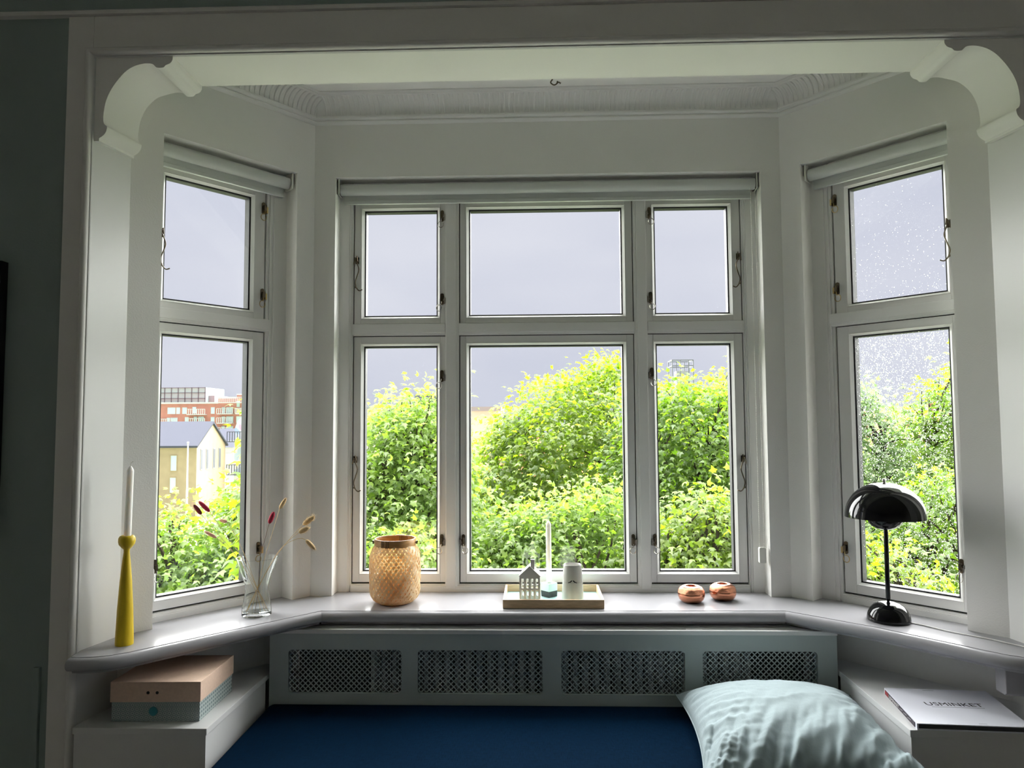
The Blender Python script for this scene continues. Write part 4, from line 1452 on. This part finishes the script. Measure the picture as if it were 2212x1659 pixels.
def copper_holder(label, loc, k=1.0):
    o = thing('tealight_holder', label, 'candle holder', loc, group='copper tealight holders on the sill')
    m = MB()
    m.lathe([(r * k, z * k) for r, z in [(0, 0.0004), (.026, .0004), (.034, .003), (.0415, .011), (.0452, .021), (.0462, .0285), (.0452, .037), (.0420, .0455), (.0350, .0525), (.0270, .0555), (.0195, .0562), (.0182, .0550), (.0182, .050)]], 64)
    obj('shell', m, COP, o, smooth=60)
    m = MB(); m.lathe([(.0182 * k, .052 * k), (.0170 * k, .030 * k), (0, .030 * k)], 32)
    obj('well', m, COPIN, o, smooth=50)
    return o


copper_holder('round pierced copper tealight holder near the middle sill, left and nearer of the pair', (.5645, -.074, 0))
copper_holder('round pierced copper tealight holder against the window, right and rear of the pair', (.6815, -.040, 0))

# ------------------------------------------------------------------ lamp
lm = thing('table_lamp', 'glossy black dome table lamp on the right sill before the wet window', 'lamp', (1.124, -.307, 0))
m = MB()
m.lathe([(0, .0004), (.0600, .0004), (.0625, .003), (.0622, .010), (.0595, .022), (.0530, .036), (.0430, .047), (.0300, .054), (.0160, .0580), (.0080, .0590), (0, .0590)], 64)
obj('base', m, BLACKL, lm, smooth=60)
m = MB(); m.lathe([(0, .057), (.0035, .058), (.0068, .068), (.0068, .274), (.0045, .283), (.0045, .30), (0, .30)], 28)
obj('stem', m, BLACKL, lm, smooth=40)
m = MB()
m.lathe([(0, .2795), (.012, .2800), (.026, .2835), (.039, .2910), (.048, .3010), (.0525, .3130), (.0540, .3260), (.0525, .3260), (.0505, .3130), (.046, .3030), (.038, .2935), (.025, .2860), (0, .2820)], 64)
obj('lower_bowl', m, BLACKL, lm, smooth=60)
m = MB()
sh = [(.1165, .3190)]
for k in range(1, 17):
    q = pi / 2 * k / 16
    sh.append((.1165 * cos(q) ** .92, .3190 + .108 * sin(q) ** 1.0))
sh[-1] = (0, .4270)
inn = [(max(0, r - .0022) if r > 0.004 else 0, z - (.0022 if k > 2 else 0)) for k, (r, z) in enumerate(sh)][::-1]
m.lathe(sh + inn, 72)
obj('shade', m, BLACKL, lm, smooth=60)
m = MB(); m.lathe([(0, .4262), (.0055, .4265), (.0050, .4305), (.0062, .4335), (.0052, .4385), (.0025, .4405), (0, .4408)], 24)
o = obj('finial', m, CHROME, lm, smooth=60); o['label'] = 'small polished metal knob on top'
m = MB(); m.tube([(0, 0, .30), (0, 0, .424)], .003, 8)
obj('inner_rod', m, CHROME, lm, smooth=60)
m = MB()
m.tube([Vector((x - 1.124, y + .307, .0022)) for x, y in [(v.x, v.y) for v in catmull([(1.175, -.338, 0), (1.203, -.372, 0), (1.236, -.425, 0), (1.276, -.470, 0), (1.313, -.508, 0), (1.337, -.545, 0), (1.352, -.566, 0), (1.366, -.60, 0), (1.3745, -.63, 0)], 5)]], .0019, 7)
o = obj('power_cord', m, CORDM, lm, smooth=60); o['label'] = 'pale cord trailing along the sill'

# ------------------------------------------------------------------ outside: ground and buildings
m = MB(); m.box(-400, 400, 1.2, 500, -11.2, -11.0)
struct(obj('ground', m, pbr('street_ground', (.27, .31, .20), .95, var=.2, vscale=.2)), 'street level ground far below the bay windows', 'ground')

BRICK = pbr('red_brick', (.44, .19, .15), .9, var=.12, vscale=.6)
BUFF = pbr('buff_brick', (.40, .31, .20), .9, var=.08, vscale=1.2)
ROOFG = pbr('slate_roof', (.06, .063, .085), .95)
WHITEB = pbr('white_render', (.50, .50, .51), .8)
GLASSB = pbr('far_glass', (.50, .63, .66), .12, spec=.6)
GREENG = pbr('greenhouse_glass', (.30, .46, .46), .5, spec=.4)
TILE = pbr('orange_roof_tile', (.40, .13, .06), .85, var=.2, vscale=2)
METALB = pbr('far_steel', (.12, .125, .145), .6)
CONC = pbr('pale_concrete', (.30, .30, .32), .85)


def bld_window(parent, x, z, w, h, y, frame=None):
    m = MB(); f = .10 * min(1.0, w)
    m.rectloops([(x - w / 2 - f, x + w / 2 + f, z - f, z + h + f, y - .08), (x - w / 2, x + w / 2, z, z + h, y - .08), (x - w / 2, x + w / 2, z, z + h, y + .02), (x - w / 2 - f, x + w / 2 + f, z - f, z + h + f, y + .02)])
    wn_ = obj('window', m, frame or WHITEB, parent)
    obj('pane', MB().box(x - w / 2, x + w / 2, y - .04, y - .02, z, z + h), GLASSB, wn_)
    return wn_


def balcony(parent, x0, x1, z, y, h=1.5):
    b = obj('balcony', MB().box(x0, x1, y - 1.6, y, z, z + .25), WHITEB, parent)
    m = MB(); m.box(x0, x1, y - 1.62, y - 1.55, z + h - .15, z + h)
    n = max(6, int((x1 - x0) / .6))
    for k in range(n + 1):
        xx = x0 + (x1 - x0) * k / n
        m.box(xx - .12, xx + .12, y - 1.6, y - 1.56, z + .25, z + h - .15)
    obj('railing', m, WHITEB, b)
    return b


K = 220 / 1538.4
# apartment block: distance 220 m; pixel columns of the photograph converted on its facade plane
Yr = 217.4
ap = thing('apartment_building', 'long red brick apartment block with white balconies beyond the left window', 'building', (-100, Yr, -11))
O = Vector((-100, Yr, -11))
A = lambda x0, x1, y0, y1, z0, z1: MB().box(x0 - O.x, x1 - O.x, y0 - O.y, y1 - O.y, z0 - O.z, z1 - O.z)
obj('wall', A(-150, -98.6, Yr, Yr + 14, -11, 8.2), BRICK, ap)
obj('wall', A(-98.6, -92.6, Yr - .5, Yr + 14, -11, 9.8), BRICK, ap)
obj('wall', A(-92.6, -70, Yr - 1, Yr + 14, -11, 10.8), BRICK, ap)
obj('roof_edge', A(-150, -98.6, Yr - .2, Yr + 1, 8.2, 8.7), WHITEB, ap)
obj('roof_edge', A(-98.6, -92.6, Yr - .7, Yr + 1, 9.8, 10.2), WHITEB, ap)
obj('roof_edge', A(-92.6, -70, Yr - 1.2, Yr + 1, 10.8, 11.2), WHITEB, ap)
px2x = lambda p: -117.51 + (p - 345) * ((-85.94 + 117.51) / (560 - 345.0))
py2z = lambda p: 8.22 - (p - 872.5) * .1445
for (a, b, z0, z1, yy) in ((363, 379, 894, 881, 0), (382, 389, 894, 881, 0), (395, 404, 894, 881, 0), (417, 424, 893, 880, 0), (457, 464, 894, 881, 0), (401, 408, 915, 902, 0), (457, 464, 915, 902, 0), (362, 368, 915, 903, 0), (370, 384, 915, 903, 0),
                           (420, 426, 914, 901, 0), (430, 441, 914, 901, 0), (363, 379, 932, 922, 0), (395, 402, 932, 922, 0), (420, 436, 932, 922, 0), (463, 469, 935, 922, 0), (482, 488, 893, 881, -.5), (492, 505, 893, 881, -.5), (482, 488, 914, 901, -.5), (492, 506, 914, 901, -.5), (482, 488, 934, 922, -.5), (492, 506, 934, 922, -.5), (515, 521, 880, 868, -1), (515, 530, 914, 901, -1)):
    xa, xb = px2x(a), px2x(b)
    bld_window(ap, (xa + xb) / 2 - O.x, py2z(z0) - O.z, xb - xa, py2z(z1) - py2z(z0), yy)
for a, b, z, yy in ((409, 448, 897, 0), (409, 448, 917, 0), (409, 448, 936, 0), (352, 389, 918, 0), (352, 389, 937, 0), (475, 508, 896, -.5), (475, 508, 916, -.5), (475, 508, 937, -.5), (479, 534, 872, -1), (516, 534, 896, -1)):
    balcony(ap, px2x(a) - O.x, px2x(b) - O.x, py2z(z) - O.z, yy, 1.9)

gt = thing('rooftop_glasshouse', 'pale green glass storey rising behind the red apartment block', 'building', (-115, 232.4, -11))
m = MB(); m.box(-25, 5.1, 0, 14, 0, 25.2)
obj('glass_wall', m, GREENG, gt)
m = MB()
for k in range(14):
    m.box(-25 + k * 2.3 - .12, -25 + k * 2.3 + .12, -.15, 0, 19.4, 25.2)
for z in (21.5, 23.4, 25.1):
    m.box(-25, 5.1, -.15, 0, z - .1, z + .1)
obj('glazing_frame', m, METALB, gt)
m = MB(); m.box(5.1, 7.2, 2, 12, 0, 22.6)
obj('plant_box', m, CONC, gt)

# gabled yellow brick house, its eave side to us and its gable to the right
yh = thing('gabled_house', 'yellow brick house with a grey gable roof beyond the left window', 'building', (-43.1, 87.4, -11))
m = MB(); m.prism([(0, 0), (8.4, 0), (8.4, 9.35), (4.2, 12.2), (0, 9.35)], -24, 0, lambda a, b, c: (c, a, b))
obj('wall', m, BUFF, yh)
m = MB()
for s in (0, 1):
    y0, z0, y1, z1 = (-.35, 9.1, 4.2, 12.25) if s == 0 else (8.75, 9.1, 4.2, 12.25)
    m.add([(-24.3, y0, z0), (.25, y0, z0), (.25, y1, z1), (-24.3, y1, z1), (-24.3, y0, z0 + .25), (.25, y0, z0 + .25), (.25, y1, z1 + .25), (-24.3, y1, z1 + .25)],
          [(0, 1, 2, 3), (4, 5, 6, 7), (0, 1, 5, 4), (1, 2, 6, 5), (2, 3, 7, 6), (3, 0, 4, 7)])
obj('roof', m, ROOFG, yh)
for xx, z0, h in ((-2.95, 6.2, 1.9), (-3.0, 3.4, 1.9), (-6.2, 6.2, 1.9), (-6.2, 3.4, 1.9), (-9.4, 6.2, 1.9)):
    bld_window(yh, xx, z0, .75, h, 0, BUFF)
for yy in (1.3, 2.9, 4.9, 6.6):
    m = MB(); m.box(-.02, .06, yy - .30, yy + .30, 6.2, 8.9)
    w_ = obj('window', m, CONC, yh)
    obj('pane', MB().box(.06, .08, yy - .22, yy + .22, 6.3, 8.8), METALB, w_)
gh = thing('grey_roofed_house', 'low white house with a dark grey roof behind the yellow gable', 'building', (-52.5, 117.4, -11))
m = MB(); m.box(-3, 2.2, 0, 10, 0, 8.3); obj('wall', m, WHITEB, gh)
m = MB(); m.prism([(-.3, 8.3), (10.3, 8.3), (5, 11.5)], -3.2, 2.4, lambda a, b, c: (c, a, b)); obj('roof', m, ROOFG, gh)
for xx in (-1.5, .6):
    bld_window(gh, xx, 5.6, 1.0, 1.6, 0)
mu = thing('mural_tower', 'slim pale building with faint pink and blue wall beyond the left window', 'building', (-40.5, 97.4, -11))
MURAL = None
mm, nt, b_ = new_mat('faded_mural')
tcn = nt.nodes.new('ShaderNodeTexCoord'); nz = nt.nodes.new('ShaderNodeTexNoise'); nz.inputs['Scale'].default_value = .5; nz.inputs['Detail'].default_value = 1
rp = nt.nodes.new('ShaderNodeValToRGB'); rp.color_ramp.interpolation = 'CONSTANT'
rp.color_ramp.elements[0].color = (.45, .58, .72, 1); rp.color_ramp.elements[1].color = (.72, .48, .60, 1); rp.color_ramp.elements[1].position = .58
kk = rp.color_ramp.elements.new(.47); kk.color = (.70, .72, .78, 1)
nt.links.new(tcn.outputs['Object'], nz.inputs['Vector']); nt.links.new(nz.outputs['Fac'], rp.inputs['Fac']); nt.links.new(rp.outputs['Color'], b_.inputs['Base Color'])
m = MB(); m.prism([(-2.0, 0), (4, 0), (4, 16), (0, 14.2), (-1.6, 12.6), (-2.0, 11.5)], 0, 8, lambda a, c, y: (a, y, c))
obj('wall', m, mm, mu)
for z in (5.0, 9.6):
    b2 = obj('balcony', MB().box(-2.6, .4, -1.2, 0, z, z + .15), METALB, mu)
    m = MB()
    for k in range(9):
        xx = -2.55 + k * .36
        m.box(xx - .06, xx + .06, -1.2, -1.15, z + .15, z + 1.5)
    m.box(-2.6, .4, -1.22, -1.15, z + 1.4, z + 1.5)
    obj('railing', m, METALB, b2)
fpz = thing('flagpole', 'white flagpole standing before the yellow brick house', 'flagpole', (-29.5, 57.4, -11))
m = MB(); m.lathe([(0, 0), (.11, 0), (.09, 5), (.055, 10.3), (0, 10.3)], 12); obj('pole', m, WHITEB, fpz, smooth=40)
m = MB(); m.lathe([(0, 10.3), (.09, 10.34), (.09, 10.42), (0, 10.46)], 10); obj('cap', m, WHITEB, fpz, smooth=40)

# frame tower far off to the right
tw = thing('frame_tower', 'distant open steel-framed tower above the trees in the right pane', 'tower', (62.4, 297.4, -11))
for sx in (-4.4, -1.0, 2.4, 4.4):
    for sy in (0, 8.5):
        m = MB(); m.box(sx - .16, sx + .16, sy - .16, sy + .16, 0, 39.2); obj('post', m, METALB, tw)
for z in (39.0, 36.6):
    m = MB(); m.rectloops([(-4.5, 4.5, 0, 8.6, z - .2), (-4.1, 4.1, .3, 8.3, z - .2), (-4.1, 4.1, .3, 8.3, z + .2), (-4.5, 4.5, 0, 8.6, z + .2)])
    m.map(lambda x, y, zz_: (x, zz_, y)); obj('ring_beam', m, METALB, tw)
m = MB(); m.box(-2.3, 2.6, 1.5, 7, 0, 34.5); obj('core', m, CONC, tw)


def tile_house(label, x, y, z, w, d, h, rz=0.0):
    t = thing('tiled_house', label, 'building', (x, y, -11), rz)
    ez = z + 11
    m = MB(); m.box(-w / 2, w / 2, 0, d, 0, ez - h); obj('wall', m, pbr('house_wall', (.62, .55, .47), .9), t)
    m = MB(); m.prism([(-.4, ez - h), (d + .4, ez - h), (d / 2, ez)], -w / 2 - .3, w / 2 + .3, lambda a, b, c: (c, a, b)); obj('roof', m, TILE, t)
    m = MB(); m.box(w * .2, w * .2 + .8, d * .4, d * .4 + .8, ez - 1.0, ez + .8); obj('chimney', m, BRICK, t)
    for k in range(3):
        bld_window(t, -w / 3 + k * w / 3, ez - h - 2.2, 1.0, 1.4, 0)
    return t


tile_house('orange tiled house glimpsed through the middle tree', 1.0, 47.4, -.1, 12, 9, 3.2)
tile_house('orange tiled house glimpsed through the trees in the right window', 33.0, 62.0, 1.9, 12, 9, 3.0, radians(-20))
ph = thing('flat_roofed_house', 'pale flat-roofed house showing between the left and middle trees', 'building', (-9.2, 62, -11))
m = MB(); m.box(-6, 6, 0, 8, 0, 13.0); obj('wall', m, pbr('pale_house', (.66, .60, .54), .9), ph)
m = MB(); m.box(-6.2, 6.2, -.2, 8.2, 13.0, 13.4); obj('roof', m, CONC, ph)
m = MB(); m.box(-2, 1, 2, 4, 13.4, 14.6); obj('plant_box', m, METALB, ph)


# ------------------------------------------------------------------ trees
LEAF = np.array([(0, .30, .06), (0, 0, 0), (.24, -.08, -.06), (.27, .13, -.02), (.54, .34, -.20), (.22, .46, .0), (0, 1.0, -.30),
                 (-.22, .46, .0), (-.54, .34, -.20), (-.27, .13, -.02), (-.24, -.08, -.06)], float)
LEAF_TRI = np.array([(0, i, i + 1 if i < 10 else 1) for i in range(1, 11)], int)


def leaf_transforms(P, tipdir, nrm):
    t = tipdir / np.linalg.norm(tipdir, axis=1, keepdims=True)
    n = nrm - t * np.sum(nrm * t, axis=1, keepdims=True)
    n /= np.maximum(np.linalg.norm(n, axis=1, keepdims=True), 1e-6)
    s = np.cross(t, n)
    return s, t, n


def leaves_mesh(name, P, tipdir, nrm, size, mat):
    s, t, n = leaf_transforms(P, tipdir, nrm)
    N = len(P); nv = len(LEAF); nt_ = len(LEAF_TRI)
    V = P[:, None, :] + size[:, None, None] * (LEAF[None, :, 0, None] * s[:, None, :] + LEAF[None, :, 1, None] * t[:, None, :] + LEAF[None, :, 2, None] * n[:, None, :])
    Fi = (LEAF_TRI[None] + (np.arange(N) * nv)[:, None, None]).reshape(-1)
    me = bpy.data.meshes.new(name)
    me.vertices.add(N * nv); me.vertices.foreach_set('co', V.reshape(-1).astype(np.float32))
    me.loops.add(len(Fi)); me.loops.foreach_set('vertex_index', Fi.astype(np.int32))
    me.polygons.add(N * nt_)
    me.polygons.foreach_set('loop_start', np.arange(0, N * nt_ * 3, 3, dtype=np.int32))
    me.polygons.foreach_set('loop_total', np.full(N * nt_, 3, dtype=np.int32))
    me.update(calc_edges=True)
    me.materials.append(mat)
    return me


single = MB().add([tuple(p) for p in LEAF], [tuple(t) for t in LEAF_TRI])
CAMN = np.array(CAM)


def tree(label, cx, cy, ztop, rx, ry, rz, n_sprays, mat, leaf=.115, n_front=110, per=20, trunk_x=None, seed=1, lump=.22, group='maple trees outside the windows', gap=.0):
    """crown of drooping leaf sprays on a lumpy ellipsoid shell; trunk with forking limbs; nearest leaves are parts of their own"""
    R = np.random.default_rng(seed)
    cz = ztop - rz
    root = thing('maple_tree', label, 'tree', (cx, cy, -11), group=group)
    O = np.array([cx, cy, -11.0])
    # lumps
    L = R.normal(size=(26, 3)); L /= np.linalg.norm(L, axis=1, keepdims=True)
    amp = R.uniform(-.6, 1.0, 26)
    D = R.normal(size=(n_sprays * 7, 3)); D /= np.linalg.norm(D, axis=1, keepdims=True)
    D = D[D[:, 2] > -.75]
    # the side turned to the house carries most of the sprays
    D = D[(D[:, 1] < .30) | (R.random(len(D)) < .35)]
    lum = np.zeros(len(D))
    for l, a in zip(L, amp):
        lum += a * np.exp((D @ l - 1) * 9)
    if gap > 0:
        keep = lum > np.quantile(lum, gap) - R.uniform(0, .25, len(D))
        D = D[keep]; lum = lum[keep]
    D = D[:n_sprays]; lum = lum[:n_sprays]
    shell = np.where(R.random(len(D)) < .72, R.uniform(.86, 1.04, len(D)), R.uniform(.45, .86, len(D)))
    lumn = np.clip((lum - np.quantile(lum, .04)) / max(1e-6, np.quantile(lum, .93) - np.quantile(lum, .04)), 0, 1)
    rad = (1 - lump * (1 - lumn)) * shell
    S = np.array([cx, cy, cz]) + D * rad[:, None] * np.array([rx, ry, rz])
    # branches: trunk, limbs and twigs
    m = MB()
    base = Vector((0, 0, 0)); fork = Vector((0, 0, cz - rz * .55 + 11))
    m.tube([base, Vector((.05, 0, fork.z * .5)), fork], [.19, .15, .12], 8)
    limbs = []
    nl = 13
    for k in range(nl):
        a = 2 * pi * k / nl + R.uniform(-.2, .2)
        e = R.uniform(.35, .85)
        tipv = Vector((cos(a) * rx * .62 * e, sin(a) * ry * .62 * e, cz + rz * R.uniform(-.05, .55) + 11))
        mid = fork.lerp(tipv, .5) + Vector((R.uniform(-.12, .12), R.uniform(-.12, .12), R.uniform(.0, .25)))
        pts = catmull([fork, mid, tipv], 5)
        m.tube(pts, [.075 * (1 - .72 * i / (len(pts) - 1)) for i in range(len(pts))], 6)
        limbs.append(pts)
    lp = [(p, i / (len(pts) - 1)) for pts in limbs for i, p in enumerate(pts) if i > 2]
    lpa = np.array([p for p, _ in lp])
    sel = R.choice(len(S), min(len(S), 300), replace=False)
    for i in sel:
        e = S[i] - O
        d = np.linalg.norm(lpa - e, axis=1) + np.maximum(0, lpa[:, 2] - e[2]) * 1.5
        j = int(np.argmin(d + R.uniform(0, .5, len(d))))
        p0 = Vector(lpa[j]); p1 = Vector(e)
        mid = p0.lerp(p1, .55) + Vector((R.uniform(-.08, .08), R.uniform(-.08, .08), R.uniform(-.02, .14)))
        pts = catmull([p0, mid, p1], 4)
        m.tube(pts, [.026 - .020 * q / (len(pts) - 1) for q in range(len(pts))], 4, caps=False)
    obj('trunk', m, BARK, root, smooth=70, recalc=False)
    # leaves
    N = len(S) * per
    Sp = np.repeat(S, per, axis=0); Dp = np.repeat(D, per, axis=0)
    off = R.normal(size=(N, 3)) * np.array([.17, .17, .13])
    P = Sp + off
    tip = Dp * .55 + off * 2.2 + R.normal(size=(N, 3)) * .45 + np.array([-.25, -.05, -.55])
    nrm = Dp * .75 + np.array([0, -.15, .60]) + R.normal(size=(N, 3)) * .45
    size = leaf * R.uniform(.65, 1.35, N)
    # the leaves nearest to the window become single leaf parts
    dist = np.linalg.norm(P - CAMN, axis=1)
    front = np.zeros(N, bool)
    if n_front:
        vis = (P[:, 2] > -2.2)
        order = np.argsort(np.where(vis, dist, 1e9))
        front[order[:n_front]] = True
    me = leaves_mesh('foliage', P[~front] - O, tip[~front], nrm[~front], size[~front], mat)
    f = link('foliage', me, root); f['kind'] = 'stuff'
    if n_front:
        lme = single.mesh('leaf', mat, recalc=False)
        s, t, n = leaf_transforms(P[front], tip[front], nrm[front])
        for q in range(len(s)):
            o = link('leaf', lme, root)
            k = size[front][q]; p = P[front][q] - O
            o.matrix_local = Matrix(((s[q][0] * k, t[q][0] * k, n[q][0] * k, p[0]), (s[q][1] * k, t[q][1] * k, n[q][1] * k, p[1]), (s[q][2] * k, t[q][2] * k, n[q][2] * k, p[2]), (0, 0, 0, 1)))
    return root


G1 = leaf_mat('maple_leaf_fresh', (.125, .225, .028), (.185, .30, .042), (.25, .35, .065))
G2 = leaf_mat('maple_leaf_yellow', (.155, .25, .030), (.225, .32, .042), (.28, .355, .062))
G3 = leaf_mat('maple_leaf_pale', (.165, .275, .040), (.235, .35, .062), (.32, .415, .115))
G4 = leaf_mat('willow_leaf_grey', (.12, .20, .075), (.18, .265, .10), (.25, .33, .16))

tree('slender pale maple filling the left pane of the middle window', -1.70, 6.6, 1.30, 1.10, 1.0, 2.9, 640, G3, .080, 130, per=26, seed=11, gap=.26)
tree('big round yellow-green maple filling the centre pane', .80, 10.4, 1.95, 2.70, 2.0, 3.4, 1400, G2, .095, 130, per=24, seed=12, gap=.20)
tree('bushy maple below the steel tower in the right pane', 2.30, 8.6, 1.72, 1.55, 1.3, 3.2, 820, G1, .085, 120, per=24, seed=13, gap=.18)
tree('rounded green maple behind, at the right edge of the right pane', 4.25, 12.2, 2.25, 1.9, 1.5, 3.6, 700, G2, .12, 0, seed=14, per=14)
tree('tall greyish tree at the left of the rain-wet window', 6.60, 12.4, 2.35, 1.50, 1.4, 4.0, 600, G4, .10, 0, seed=15, per=16)
tree('green maple at the right edge of the rain-wet window', 8.05, 11.2, 2.10, 1.20, 1.4, 4.0, 560, G1, .115, 0, seed=16, per=14)
tree('low bright maple top at the foot of the rain-wet window', 3.60, 4.9, -.60, .95, .8, 1.3, 260, G2, .075, 100, per=28, seed=17)
tree('middle green maple filling the lower part of the rain-wet window', 6.3, 8.2, .10, 1.7, 1.4, 2.6, 540, G1, .095, 60, seed=25)
tree('broad pale maple low in front of the centre pane', .45, 6.0, -.05, 1.80, .9, 1.7, 680, G3, .072, 160, per=32, seed=18, gap=.32)
tree('low maple top in front of the left pane behind the lantern', -1.35, 5.1, -.35, .95, .7, 1.3, 330, G3, .072, 120, per=30, seed=19, gap=.3)
tree('low maple in front of the right pane behind the copper holders', 1.95, 5.7, -.10, .95, .8, 1.5, 400, G2, .075, 120, per=30, seed=20, gap=.25)
tree('near maple at the right of the left window with a raised branch', -3.45, 6.4, .20, .95, .9, 2.0, 460, G1, .080, 120, per=26, seed=21)
tree('low near maple filling the bottom of the left window', -4.15, 5.9, -.28, 1.25, .9, 1.8, 560, G3, .078, 140, per=28, seed=22)
tree('leafy upright maple bough cut by the right edge of the left window', -2.50, 4.6, .95, .28, .3, 1.6, 110, G2, .10, 60, seed=23)
for lab, x, y, zt, rx, sd in (('dark background tree between the left and centre trees', -3.2, 21.0, 1.1, 2.6, 31), ('background tree behind the big centre maple', 3.0, 24.0, 1.4, 3.4, 32), ('background tree behind the trees of the wet window', 13.5, 24.0, 1.4, 3.6, 33), ('background tree below the red block in the left window', -14.5, 24.0, -2.6, 3.6, 34), ('background tree at the far left below the houses', -19.5, 28.0, -3.4, 4.0, 35)):
    tree(lab, x, y, zt, rx, 2.2, 4.0, 420, G1, .17, 0, per=13, seed=sd, group='background trees beyond the maples')
tree('round maple further along the street to the right of the wet window', 11.6, 9.2, 1.7, 1.9, 1.8, 4.0, 420, G1, .14, 0, per=14, seed=41, group='background trees beyond the maples')
tree('broad maple at the far right end of the street row', 15.6, 10.6, 1.8, 2.2, 2.0, 4.2, 420, G2, .15, 0, per=14, seed=42, group='background trees beyond the maples')
tree('low maple at the far left end of the street row', -8.6, 7.4, -.6, 1.9, 1.5, 2.6, 380, G1, .13, 0, per=14, seed=43, group='background trees beyond the maples')
